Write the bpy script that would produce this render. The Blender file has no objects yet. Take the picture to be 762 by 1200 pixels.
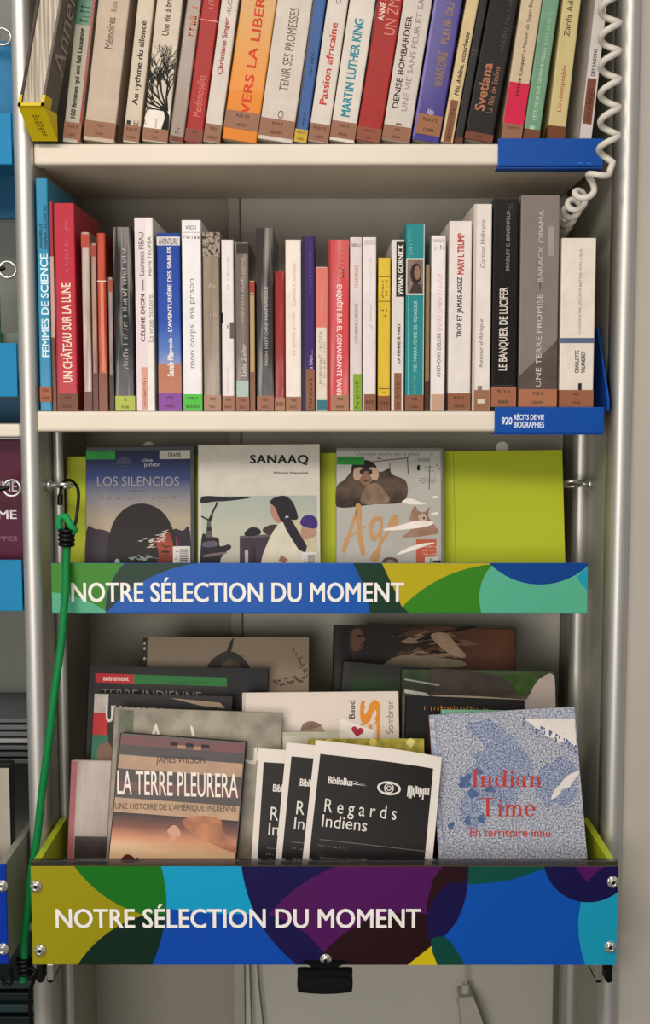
import bpy, bmesh, math, random
from mathutils import Vector, Matrix
from math import sin, cos, tan, pi, radians
C = bpy.context.scene.collection
SC = bpy.context.scene
random.seed(7)

# ------------------------------------------------------------ camera
FPX = 1400.0; PITCH = radians(5.3); CAM = Vector((0.0, -1.4, 1.42))
cd = bpy.data.cameras.new('camera'); cam = bpy.data.objects.new('camera', cd); C.objects.link(cam)
cam.location = CAM; cam.rotation_euler = (pi/2 - PITCH, 0, 0)
cd.sensor_fit = 'VERTICAL'; cd.sensor_height = 24.0; cd.lens = FPX/1200*24.0
cd.clip_start = 0.05; cd.clip_end = 50
SC.camera = cam
# ------------------------------------------------------------ world, lamps, exposure
w = bpy.data.worlds.new('world'); SC.world = w; w.use_nodes = True
wn = w.node_tree.nodes; wl_ = w.node_tree.links
wt_ = wn.new('ShaderNodeTexCoord'); ws_ = wn.new('ShaderNodeSeparateXYZ'); wr_ = wn.new('ShaderNodeValToRGB')
wl_.new(wt_.outputs['Generated'], ws_.inputs[0]); wl_.new(ws_.outputs[2], wr_.inputs[0])
wr_.color_ramp.elements[0].position = 0.0; wr_.color_ramp.elements[0].color = (0.20, 0.21, 0.22, 1)
wr_.color_ramp.elements[1].position = 0.75; wr_.color_ramp.elements[1].color = (0.80, 0.82, 0.85, 1)
wl_.new(wr_.outputs[0], wn['Background'].inputs[0]); wn['Background'].inputs[1].default_value = 0.75
def area(name, loc, target, sx, sy, power, col):
    l = bpy.data.lights.new(name, 'AREA'); l.shape = 'RECTANGLE'; l.size = sx; l.size_y = sy
    l.energy = power; l.color = col
    o = bpy.data.objects.new(name, l); C.objects.link(o); o.location = loc
    o.rotation_euler = (Vector(target) - Vector(loc)).to_track_quat('-Z', 'Y').to_euler()
    return o
area('ceiling_lamp', (-0.35, -1.30, 2.25), (0.0, 0.0, 1.0), 1.3, 0.3, 16.0, (1.0, 0.91, 0.82))
area('aisle_lamp', (-0.55, -1.95, 1.15), (0.0, 0.0, 1.0), 1.0, 0.7, 16.5, (1.0, 0.94, 0.88))
SC.view_settings.view_transform = 'Standard'; SC.view_settings.look = 'None'
SC.view_settings.exposure = 0.0; SC.view_settings.gamma = 1.0
SC.view_settings.use_curve_mapping = False

# ------------------------------------------------------------ pixel -> place
CF = Vector((0, cos(PITCH), -sin(PITCH))); CU = Vector((0, sin(PITCH), cos(PITCH))); CX = Vector((1, 0, 0))
def ray(px, py): return CF + CX*((px-381.0)/FPX) + CU*((600.0-py)/FPX)
def at(px, py, Y):
    d = ray(px, py); return CAM + d*((Y-CAM.y)/d.y)
def atz(px, py, z):
    d = ray(px, py); return CAM + d*((z-CAM.z)/d.z)
def atplane(px, py, O, N):
    d = ray(px, py); return CAM + d*((O-CAM).dot(N)/d.dot(N))

# ------------------------------------------------------------ materials
def lin(h):
    h = h.lstrip('#'); r = []
    for i in (0, 2, 4):
        c = int(h[i:i+2], 16)/255.0
        r.append((c/12.92 if c <= 0.04045 else ((c+0.055)/1.055)**2.4)**1.16)
    k = .62+.38*min(1, max(r)/.08)
    return (r[0]*k, r[1]*k, r[2]*k, 1)
MC = {}
def mat(h, rough=0.5, metal=0.0, var=0.06, scale=60.0, bump=0.0, coat=0.0, stretch=(1,1,1), h2=None, thr=None, spec=0.22, bscale=None):
    if metal > 0: spec = 0.5
    coat *= 0.5
    key = (h, rough, metal, var, scale, bump, coat, stretch, h2, thr, spec, bscale)
    if key in MC: return MC[key]
    m = bpy.data.materials.new('m_'+h.strip('#')); m.use_nodes = True; nt = m.node_tree; N = nt.nodes; L = nt.links
    b = N['Principled BSDF']; b.inputs['Roughness'].default_value = rough; b.inputs['Metallic'].default_value = metal
    b.inputs['Specular IOR Level'].default_value = spec
    b.inputs['Coat Weight'].default_value = coat; b.inputs['Coat Roughness'].default_value = 0.12
    tc = N.new('ShaderNodeTexCoord'); mp = N.new('ShaderNodeMapping'); mp.inputs['Scale'].default_value = stretch
    L.new(tc.outputs['Object'], mp.inputs['Vector'])
    nz = N.new('ShaderNodeTexNoise'); nz.inputs['Scale'].default_value = scale; nz.inputs['Detail'].default_value = 3
    L.new(mp.outputs[0], nz.inputs['Vector'])
    cr = N.new('ShaderNodeValToRGB'); c = lin(h)
    if h2:
        c2 = lin(h2); cr.color_ramp.elements[0].color = c2; cr.color_ramp.elements[1].color = c
        t0, t1 = thr or (0.4, 0.6); cr.color_ramp.elements[0].position = t0; cr.color_ramp.elements[1].position = t1
    else:
        cr.color_ramp.elements[0].position = 0.3; cr.color_ramp.elements[1].position = 0.7
        cr.color_ramp.elements[0].color = tuple(v*(1-var) for v in c[:3])+(1,)
        cr.color_ramp.elements[1].color = tuple(min(1, v*(1+var)) for v in c[:3])+(1,)
    L.new(nz.outputs['Fac'], cr.inputs['Fac']); L.new(cr.outputs['Color'], b.inputs['Base Color'])
    if bump:
        nb = nz
        if bscale:
            nb = N.new('ShaderNodeTexNoise'); nb.inputs['Scale'].default_value = bscale; nb.inputs['Detail'].default_value = 2
            mp2 = N.new('ShaderNodeMapping'); mp2.inputs['Scale'].default_value = (1, 1, 0.25)
            L.new(tc.outputs['Object'], mp2.inputs['Vector']); L.new(mp2.outputs[0], nb.inputs['Vector'])
        bp = N.new('ShaderNodeBump'); bp.inputs['Strength'].default_value = bump; bp.inputs['Distance'].default_value = 0.002
        L.new(nb.outputs['Fac'], bp.inputs['Height']); L.new(bp.outputs[0], b.inputs['Normal'])
        if coat: L.new(bp.outputs[0], b.inputs['Coat Normal'])
    MC[key] = m; return m
def plast(h, bump=0.5): return mat(h, 0.32, 0, 0.10, 40, bump, 0.5, bscale=45)
def wrap(h, h2, thr=(0.42, 0.56), scale=28): return mat(h, 0.3, 0, 0, scale, 0.7, 0.8, (5, 1, 0.25), h2, thr, bscale=40)  # bright and dark streaks in the colour imitate highlights on plastic wrap
def grad(stops, lo, hi, axis=2, rough=0.4, nz=0.12, nscale=18.0, coat=0.2, stretch=(1,1,1)):
    m = bpy.data.materials.new('m_print'); m.use_nodes = True; nt = m.node_tree; N = nt.nodes; L = nt.links
    b = N['Principled BSDF']; b.inputs['Roughness'].default_value = rough; b.inputs['Coat Weight'].default_value = coat*.4; b.inputs['Specular IOR Level'].default_value = .22
    tc = N.new('ShaderNodeTexCoord'); sp = N.new('ShaderNodeSeparateXYZ'); L.new(tc.outputs['Object'], sp.inputs[0])
    mr = N.new('ShaderNodeMapRange'); mr.inputs[1].default_value = lo; mr.inputs[2].default_value = hi
    L.new(sp.outputs[axis], mr.inputs[0])
    mp = N.new('ShaderNodeMapping'); mp.inputs['Scale'].default_value = stretch; L.new(tc.outputs['Object'], mp.inputs['Vector'])
    n = N.new('ShaderNodeTexNoise'); n.inputs['Scale'].default_value = nscale; n.inputs['Detail'].default_value = 4
    L.new(mp.outputs[0], n.inputs['Vector'])
    ma = N.new('ShaderNodeMath'); ma.operation = 'MULTIPLY_ADD'; ma.inputs[1].default_value = nz*2; ma.inputs[2].default_value = -nz
    L.new(n.outputs['Fac'], ma.inputs[0])
    ad = N.new('ShaderNodeMath'); L.new(mr.outputs[0], ad.inputs[0]); L.new(ma.outputs[0], ad.inputs[1])
    cr = N.new('ShaderNodeValToRGB'); e = cr.color_ramp.elements
    while len(e) < len(stops): e.new(0.5)
    for i, (p, h) in enumerate(stops): e[i].position = p
    for i, (p, h) in enumerate(stops): e[i].color = lin(h)
    L.new(ad.outputs[0], cr.inputs[0]); L.new(cr.outputs[0], b.inputs['Base Color'])
    return m
def metal(h, rough=0.3, stretch=(1, 1, 0.03), mtl=0.75): return mat(h, rough, mtl, 0.05, 200, 0.0, 0.0, stretch)
def clear():
    if 'clear' in MC: return MC['clear']
    m = bpy.data.materials.new('m_clear_acrylic'); m.use_nodes = True; nt = m.node_tree; N = nt.nodes
    N.remove(N['Principled BSDF']); t = N.new('ShaderNodeBsdfTransparent'); g = N.new('ShaderNodeBsdfGlossy'); mx = N.new('ShaderNodeMixShader')
    t.inputs[0].default_value = (.50, .46, .50, 1); g.inputs['Roughness'].default_value = .15; mx.inputs[0].default_value = .12
    n = N.new('ShaderNodeTexNoise'); n.inputs['Scale'].default_value = 30; r = N.new('ShaderNodeMapRange'); r.inputs[3].default_value = .05; r.inputs[4].default_value = .3
    nt.links.new(n.outputs['Fac'], r.inputs[0]); nt.links.new(r.outputs[0], mx.inputs[0])
    nt.links.new(t.outputs[0], mx.inputs[1]); nt.links.new(g.outputs[0], mx.inputs[2]); nt.links.new(mx.outputs[0], N['Material Output'].inputs[0])
    MC['clear'] = m; return m

# ------------------------------------------------------------ glyphs
TXT = {}
def glyphs(s, bold=0.0, shear=0.0, spacing=1.0):
    bw = max(0.0, bold); bold = 0.0
    k = (s, bw, shear, spacing)
    if k in TXT: return TXT[k]
    cu = bpy.data.curves.new('t', 'FONT'); cu.body = s; cu.resolution_u = 3; cu.offset = bold; cu.shear = shear
    cu.space_character = spacing; cu.fill_mode = 'FRONT'
    o = bpy.data.objects.new('t', cu); me = o.to_mesh()
    vs = [(v.co.x, v.co.y) for v in me.vertices]; fs = [tuple(p.vertices) for p in me.polygons]
    o.to_mesh_clear(); bpy.data.objects.remove(o); bpy.data.curves.remove(cu)
    x0 = min(v[0] for v in vs); x1 = max(v[0] for v in vs); y0 = min(v[1] for v in vs); y1 = max(v[1] for v in vs)
    if bw:
        n = len(vs); b = bw*1.1; v2 = []; f2 = []
        for q, (dx, dy) in enumerate(((-b, -b*.5), (b, -b*.5), (-b, b*.5), (b, b*.5))):
            v2 += [(x+dx, y+dy, q) for x, y in vs]; f2 += [tuple(n*q+i for i in p) for p in fs]
        vs, fs = v2, f2; x0 -= b; x1 += b; y0 -= b*.5; y1 += b*.5
    TXT[k] = ([((v[0]-x0)/(x1-x0), (v[1]-y0)/(y1-y0), (v[2] if len(v) > 2 else 0)*1.4e-5) for v in vs], fs); return TXT[k]

# ------------------------------------------------------------ mesh builder (local: x right, y into depth, z up)
class MB:
    def __init__(s): s.v = []; s.f = []; s.m = []; s.mats = []; s.sm = []
    def mi(s, m):
        if m not in s.mats: s.mats.append(m)
        return s.mats.index(m)
    def add(s, vs, fs, m, smooth=False):
        n = len(s.v); s.v += [tuple(v) for v in vs]; i = s.mi(m)
        for f in fs: s.f.append(tuple(n+q for q in f)); s.m.append(i); s.sm.append(smooth)
    def box(s, x0, x1, y0, y1, z0, z1, m, b=0.0):
        x0, x1 = min(x0, x1), max(x0, x1); y0, y1 = min(y0, y1), max(y0, y1); z0, z1 = min(z0, z1), max(z0, z1)
        b = min(b, (x1-x0)*.45, (y1-y0)*.45, (z1-z0)*.45)
        if b <= 0:
            v = [(x, y, z) for x in (x0, x1) for y in (y0, y1) for z in (z0, z1)]
            s.add(v, [(0,1,3,2),(4,6,7,5),(0,4,5,1),(2,3,7,6),(0,2,6,4),(1,5,7,3)], m); return
        bm = bmesh.new(); bmesh.ops.create_cube(bm, size=1)
        for q in bm.verts: q.co = Vector(((q.co.x+.5)*(x1-x0)+x0, (q.co.y+.5)*(y1-y0)+y0, (q.co.z+.5)*(z1-z0)+z0))
        bmesh.ops.bevel(bm, geom=bm.edges[:], offset=b, segments=2, profile=0.5, affect='EDGES')
        bm.verts.index_update(); s.add([q.co for q in bm.verts], [[q.index for q in f.verts] for f in bm.faces], m); bm.free()
    def poly(s, pts, y, m):      # flat polygon facing the viewer, pts (x,z)
        a = sum(pts[i][0]*pts[(i+1) % len(pts)][1]-pts[(i+1) % len(pts)][0]*pts[i][1] for i in range(len(pts)))
        if a < 0: pts = pts[::-1]
        s.add([(p[0], y, p[1]) for p in pts], [tuple(range(len(pts)))], m)
    def rect(s, x0, x1, z0, z1, y, m, nx=1, nz=1):
        x0, x1 = min(x0, x1), max(x0, x1); z0, z1 = min(z0, z1), max(z0, z1)
        vs = [(x0+(x1-x0)*i/nx, y, z0+(z1-z0)*j/nz) for j in range(nz+1) for i in range(nx+1)]
        fs = [(j*(nx+1)+i, j*(nx+1)+i+1, (j+1)*(nx+1)+i+1, (j+1)*(nx+1)+i) for j in range(nz) for i in range(nx)]
        s.add(vs, fs, m)
    def prism(s, prof, z0, z1, m, smooth=False):   # prof (x,y) extruded along z
        a = sum(prof[i][0]*prof[(i+1) % len(prof)][1]-prof[(i+1) % len(prof)][0]*prof[i][1] for i in range(len(prof)))
        if a < 0: prof = prof[::-1]
        n = len(prof); v = [(x, y, z0) for x, y in prof]+[(x, y, z1) for x, y in prof]
        s.add(v, [(i, (i+1) % n, n+(i+1) % n, n+i) for i in range(n)], m, smooth)
        s.add(v, [tuple(range(n))[::-1], tuple(range(n, 2*n))], m)
    def slab(s, prof, y0, y1, m, smooth=False):    # prof (x,z) extruded along y
        a = sum(prof[i][0]*prof[(i+1) % len(prof)][1]-prof[(i+1) % len(prof)][0]*prof[i][1] for i in range(len(prof)))
        if a < 0: prof = prof[::-1]
        n = len(prof); v = [(x, y0, z) for x, z in prof]+[(x, y1, z) for x, z in prof]
        s.add(v, [(i, n+i, n+(i+1) % n, (i+1) % n) for i in range(n)], m, smooth)
        s.add(v, [tuple(range(n)), tuple(range(n, 2*n))[::-1]], m)
    def tube(s, pts, r, m, n=8, cap=True):
        pts = [Vector(p) for p in pts]; rs = r if isinstance(r, (list, tuple)) else [r]*len(pts)
        T = []
        for i in range(len(pts)):
            t = (pts[min(i+1, len(pts)-1)]-pts[max(i-1, 0)]).normalized(); T.append(t)
        a = Vector((0, 0, 1)) if abs(T[0].z) < .9 else Vector((1, 0, 0))
        nn = (a-T[0]*a.dot(T[0])).normalized(); vs = []
        for i, p in enumerate(pts):
            nn = (nn-T[i]*nn.dot(T[i])).normalized(); bb = T[i].cross(nn)
            for k in range(n):
                q = 2*pi*k/n; vs.append(p+(nn*cos(q)+bb*sin(q))*rs[i])
        fs = [(i*n+k, i*n+(k+1) % n, (i+1)*n+(k+1) % n, (i+1)*n+k) for i in range(len(pts)-1) for k in range(n)]
        s.add(vs, fs, m, True)
        if cap:
            L = (len(pts)-1)*n; s.add(vs, [tuple(range(n))[::-1], tuple(range(L, L+n))], m)
    def lathe(s, O, A, prof, m, n=16):   # prof (r, h) around axis A through O
        O = Vector(O); A = Vector(A).normalized(); a = Vector((0, 0, 1)) if abs(A.z) < .9 else Vector((1, 0, 0))
        e = (a-A*a.dot(A)).normalized(); g = A.cross(e); vs = []
        for r, h in prof:
            for k in range(n): q = 2*pi*k/n; vs.append(O+A*h+(e*cos(q)+g*sin(q))*r)
        s.add(vs, [(i*n+k, i*n+(k+1) % n, (i+1)*n+(k+1) % n, (i+1)*n+k) for i in range(len(prof)-1) for k in range(n)], m, True)
        L = (len(prof)-1)*n; s.add(vs, [tuple(range(n))[::-1], tuple(range(L, L+n))], m)
    def torus(s, O, A, R, r, m, n=28, k=8, squash=1.0, up=None):
        O = Vector(O); A = Vector(A).normalized(); a = Vector(up) if up else (Vector((0, 0, 1)) if abs(A.z) < .9 else Vector((1, 0, 0)))
        e = (a-A*a.dot(A)).normalized(); g = A.cross(e); vs = []
        for i in range(n):
            q = 2*pi*i/n; d = e*cos(q)*squash+g*sin(q); dn = (e*cos(q)+g*sin(q))
            for j in range(k):
                p = 2*pi*j/k; vs.append(O+d*R+dn*(r*cos(p))+A*(r*sin(p)))
        s.add(vs, [(i*k+j, ((i+1) % n)*k+j, ((i+1) % n)*k+(j+1) % k, i*k+(j+1) % k) for i in range(n) for j in range(k)], m, True)
    def text(s, t, x0, x1, z0, z1, y, m, rot=0, bold=0.0, shear=0.0, spacing=1.0, P=None):
        vs, fs = glyphs(t, bold, shear, spacing); out = []
        for a, b, l in vs:
            if rot == 0: out.append((x0+(x1-x0)*a, y-l, z0+(z1-z0)*b))
            elif rot == 1: out.append((x1+(x0-x1)*b, y-l, z0+(z1-z0)*a))      # reads upward
            else: out.append((x0+(x1-x0)*b, y-l, z1+(z0-z1)*a))               # reads downward
        s.add(out, fs, m)
    def quadtext(s, t, q, y, m, **k):   # q: four local corners bl, br, tr, tl
        vs, fs = glyphs(t, k.get('bold', 0), k.get('shear', 0), k.get('spacing', 1)); out = []
        for a, b, l in vs:
            x = (q[0][0]*(1-a)+q[1][0]*a)*(1-b)+(q[3][0]*(1-a)+q[2][0]*a)*b
            z = (q[0][1]*(1-a)+q[1][1]*a)*(1-b)+(q[3][1]*(1-a)+q[2][1]*a)*b
            out.append((x, y-l, z))
        s.add(out, fs, m)
    def scrib(s, x0, x1, z0, z1, y, m, rot=1, n=None, seed=1):   # lettering too small to read
        R = random.Random(seed); L = (z1-z0) if rot else (x1-x0); Hh = (x1-x0) if rot else (z1-z0)
        n = n or max(4, int(L/(Hh*0.62))); st = L/n
        for i in range(n):
            if R.random() < .13: continue
            a = i*st+st*.12; b = a+st*R.uniform(.45, .75); lo = 0 if R.random() < .8 else -.1; hi = R.choice((.72, .72, 1.0))
            t = R.random()
            segs = [(a, a+st*.2, lo, hi)] if t < .35 else [(a, b, hi-.22, hi), (a, a+st*.22, lo, hi)] if t < .7 else [(a, a+st*.2, lo, hi), (b-st*.2, b, lo, hi*.8), (a, b, .0, .2)]
            for p, q, u, v in segs:
                if rot: s.rect(x1-(x1-x0)*v, x1-(x1-x0)*u, z0+p, z0+q, y, m)
                else: s.rect(x0+p, x0+q, z0+(z1-z0)*u, z0+(z1-z0)*v, y, m)
    def build(s, name, parent=None, label=None, warp=None, M=None):
        me = bpy.data.meshes.new(name); vs = s.v
        if warp: vs = [warp(*v) for v in vs]
        if M: vs = [M @ Vector(v) for v in vs]
        me.from_pydata(vs, [], s.f)
        for m in s.mats: me.materials.append(m)
        me.polygons.foreach_set('material_index', s.m); me.polygons.foreach_set('use_smooth', s.sm)
        me.update()
        o = bpy.data.objects.new(name, me); C.objects.link(o)
        if parent: o.parent = parent
        if label: o['label'] = label
        return o
def tag(o, label, cat, group=None):
    o['label'] = label; o['category'] = cat
    if group: o['group'] = group
    return o
def thing(name, label, cat, loc=(0, 0, 0), group=None, mw=None):
    o = bpy.data.objects.new(name, None); C.objects.link(o); o.empty_display_size = 0.02
    if mw is not None: o.matrix_world = mw
    else: o.location = loc
    return tag(o, label, cat, group)
def frame_mat(O, U, V):
    N = U.cross(V)   # toward viewer
    M = Matrix(((U.x, -N.x, V.x, O.x), (U.y, -N.y, V.y, O.y), (U.z, -N.z, V.z, O.z), (0, 0, 0, 1)))
    return M
def struct(name, mb): o = mb.build(name); o['kind'] = 'structure'; return o

# ------------------------------------------------------------ key levels
Z1 = at(376, 168, 0).z; Z1b = at(376, 193, 0).z
Y2 = -0.012
Z2 = at(376, 482, Y2).z; Z2b = at(376, 506, Y2).z
YB = 0.262
ZT = at(381, 1124, -0.10).z     # lower tray floor
XL = at(39.5, 180, 0.0).x       # inner face of left upright
XR = at(724, 180, 0.0).x
ALU = metal('#d3d0ca', 0.46); ALU2 = metal('#b4b2a8', 0.38)
STEEL = metal('#d2cfc8', 0.2, (1, 1, 1)); BLACK = mat('#141313', 0.42); DARK = mat('#23211f', 0.5)
WHITEP = mat('#ece6dc', 0.55)

# ------------------------------------------------------------ structure
m = MB(); m.box(-2.0, 2.0, -3.0, 1.2, -0.05, 0.0, mat('#77736b', 0.6, 0, .15, 20)); struct('floor', m)
wallm = mat('#c0b9ae', 0.36, 0.0, 0.03, 6)
m = MB(); xw = at(746.5, 180, 0.0).x
m.box(xw, 1.3, 0.0, 0.03, 0.0, 2.4, wallm, 0.002); struct('wall_right', m)
m = MB(); m.box(-1.6, 1.3, YB+0.06, YB+0.09, 0.0, 2.4, mat('#8f8b82', 0.6, 0, .05, 8)); struct('wall_back', m)

# ------------------------------------------------------------ bookcase
bc = thing('bookcase', 'tall grey metal bookcase with aluminium uprights, holding two rows of upright books', 'bookcase', (0, 0.12, 0))
bci = Matrix.Translation((0, -0.12, 0))
def bpart(mb, name, label=None): return mb.build(name, bc, label, M=bci)
TOP = 2.15
def upright(xin, side, name):
    wd = 0.0215; xo = xin+side*wd; m = MB(); prof = []
    cx = (xin+xo)/2; r = wd/2; yf = -0.004
    for i in range(13):
        a = pi*i/12; prof.append((cx+r*cos(a), yf-0.006*sin(a)*1.6))
    prof += [(cx-r, yf+0.03), (cx+r, yf+0.03)]
    m.prism(prof, 0.0006, TOP, ALU, True)
    m.box(xin, xin+side*0.014, yf+0.03, YB+0.03, 0.0006, TOP, mat('#b3b1a4', 0.42, 0.25, .04, 60, stretch=(1, 1, .03)))
    bpart(m, 'upright')
upright(XL, -1, 'l'); upright(XR, 1, 'r')
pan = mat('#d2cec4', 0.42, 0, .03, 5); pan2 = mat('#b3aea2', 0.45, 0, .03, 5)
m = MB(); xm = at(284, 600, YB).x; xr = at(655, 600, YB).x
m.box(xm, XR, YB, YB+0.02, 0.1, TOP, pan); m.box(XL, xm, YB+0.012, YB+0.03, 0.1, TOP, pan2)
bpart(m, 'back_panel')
m = MB(); x0 = at(270, 600, YB).x; m.box(x0, xm-.0005, YB-0.008, YB+0.0115, 0.1, TOP, mat('#bdb9af', .4), .002); bpart(m, 'back_post')
m = MB(); x0 = at(84, 760, YB).x; x1 = at(101, 760, YB).x; m.box(x0, x1, YB-0.006, YB+0.0115, 0.1, TOP, mat('#d8d5cd', .4), .002); bpart(m, 'back_post')
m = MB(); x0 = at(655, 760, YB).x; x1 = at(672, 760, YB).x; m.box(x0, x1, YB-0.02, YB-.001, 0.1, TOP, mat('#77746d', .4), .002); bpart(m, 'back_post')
for px, Y, r in ((70.2, 0.06, 0.0062), (679, 0.13, 0.0105)):
    p = at(px, 640, Y); m = MB(); m.lathe((p.x, Y, 0.05), (0, 0, 1), [(r, 0), (r, Z2b-0.052)], ALU, 20); bpart(m, 'rail', 'round aluminium rail beside the upright')
cream = mat('#e3d9c9', 0.42, 0, .03, 10)
def shelf(x0, x1, yf, zt, zb):
    m = MB(); r = 0.004; prof = [(yf+r, zt), (YB-.01, zt), (YB-.01, zt-.02), (yf+.02, zt-.02), (yf+.02, zb), (yf+r, zb)]
    pts = [(yf+r*(1-sin(a)), zb+r-r*cos(a)) for a in [pi/2*i/4 for i in range(1, 5)]]+[(yf+r*(1-cos(a)), zt-r+r*sin(a)) for a in [pi/2*i/4 for i in range(0, 4)]]
    prof = prof+pts; n = len(prof)
    v = [(x0, y, z) for y, z in prof]+[(x1, y, z) for y, z in prof]
    m.add(v, [(i, (i+1) % n, n+(i+1) % n, n+i) for i in range(n)]+[tuple(range(n))[::-1], tuple(range(n, 2*n))], cream)
    bm = bmesh.new()
    o = bpart(m, 'shelf'); bm.from_mesh(o.data); bmesh.ops.recalc_face_normals(bm, faces=bm.faces[:]); bm.to_mesh(o.data); bm.free()
shelf(XL+.0006, at(706, 180, 0).x, 0.0, Z1, Z1b)
shelf(XL+.0006, at(706, 495, Y2).x, Y2, Z2, Z2b)
shelf(XL+.001, XR-.01, -0.0, Z1+0.30, Z1+0.275)  # unseen shelf overhead, added to shade the upper row

# blue clip-on shelf labels
blue = mat('#0f58a8', 0.4, 0, .04, 8, coat=.1)
def label_holder(x0p, x1p, yt, yb, Y, zs, label, lettered):
    a = at(x0p, yt, Y-.003); b = at(x1p, yb, Y-.003)
    r = thing('shelf_label_holder', label, 'shelf label', (a.x, Y, zs), 'blue label holders clipped on the shelf ends')
    M = Matrix.Translation((-a.x, -Y, -zs))
    m = MB(); m.box(a.x, b.x, Y-.0032, Y-.0004, b.z, a.z, blue, .001)
    m.box(a.x, b.x, Y-.0004, Y+.022, b.z-.0022, b.z-.0004, blue)
    m.build('holder', r, M=M)
    if lettered:
        wt = mat('#e8eef8', .5); m = MB()
        for t, x0, x1, y0, y1 in (('920', 588, 600.5, 497.5, 489), ('RÉCITS DE VIE', 602.5, 638, 492, 484.3), ('BIOGRAPHIES', 602.5, 638, 501, 494)):
            p = at(x0, y0, Y-.0034); q = at(x1, y1, Y-.0034); m.text(t, p.x, q.x, p.z, q.z, Y-.0034, wt, bold=.02)
        m.build('lettering', r, M=M)
        # side fin beside the last book
        m = MB(); xf = at(699, 440, 0.05).x; zz = zs+.0005
        pr = [(Y+.002, zz), (Y+.002, zz+.012), (.02, zz+.055), (.05, zz+.096), (.055, zz+.1), (.075, zz+.1), (.075, zz)]
        v = [(xf, y, z) for y, z in pr]+[(xf+.0025, y, z) for y, z in pr]; n = len(pr)
        m.add(v, [(i, (i+1) % n, n+(i+1) % n, n+i) for i in range(n)]+[tuple(range(n))[::-1], tuple(range(n, 2*n))], blue)
        m.build('side_fin', r, M=M)
    else:
        m = MB(); lt = mat('#3a78cc', .4)
        for x0, x1 in ((677, 683), (688, 693)):
            p = at(x0, 192, Y-.0034); q = at(x1, 190.3, Y-.0034); m.rect(p.x, q.x, p.z, q.z, Y-.0034, lt)
        m.build('lettering', r, M=M)  # not letters: lighter marks painting reflections on the strip
label_holder(584, 707, 162, 194.6, 0.0, Z1, 'plain blue label holder on the right end of the upper cream shelf', False)
label_holder(580, 708, 477, 507.4, Y2, Z2, 'blue label holder with white number and lettering on the lower cream shelf', True)

# ------------------------------------------------------------ spine-out books
PAGES = mat('#d9cfbb', 0.8, 0, .12, 300, stretch=(6, 0.05, 1))
LABI = mat('#4a2c20', 0.6)
def spine_book(name, label, group, O, U, V, W, H, D, cov, parts, pages=True):
    r = thing(name, label, 'book', group=group, mw=frame_mat(O, U, V))
    t = min(0.0012, W*.12); b = min(0.0016, W*.2)
    m = MB()
    prof = [(0, D), (0, b), (b*.3, b*.3), (b, 0), (W-b, 0), (W-b*.3, b*.3), (W, b), (W, D), (W-t, D), (W-t, t+b*.5), (t, t+b*.5), (t, D)]
    m.prism(prof, 0, H, cov)
    c = m.build('cover', r)
    m = MB(); m.box(t*1.02, W-t*1.02, t+b*.6, D-.002, .0006, H-.0015, PAGES); m.build('page_block', r)
    for nm, fn, lb in parts:
        m = MB(); fn(m, W, H); m.build(nm, r, lb)
    return r
def SP(kind, **k): return (kind, k)
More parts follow.
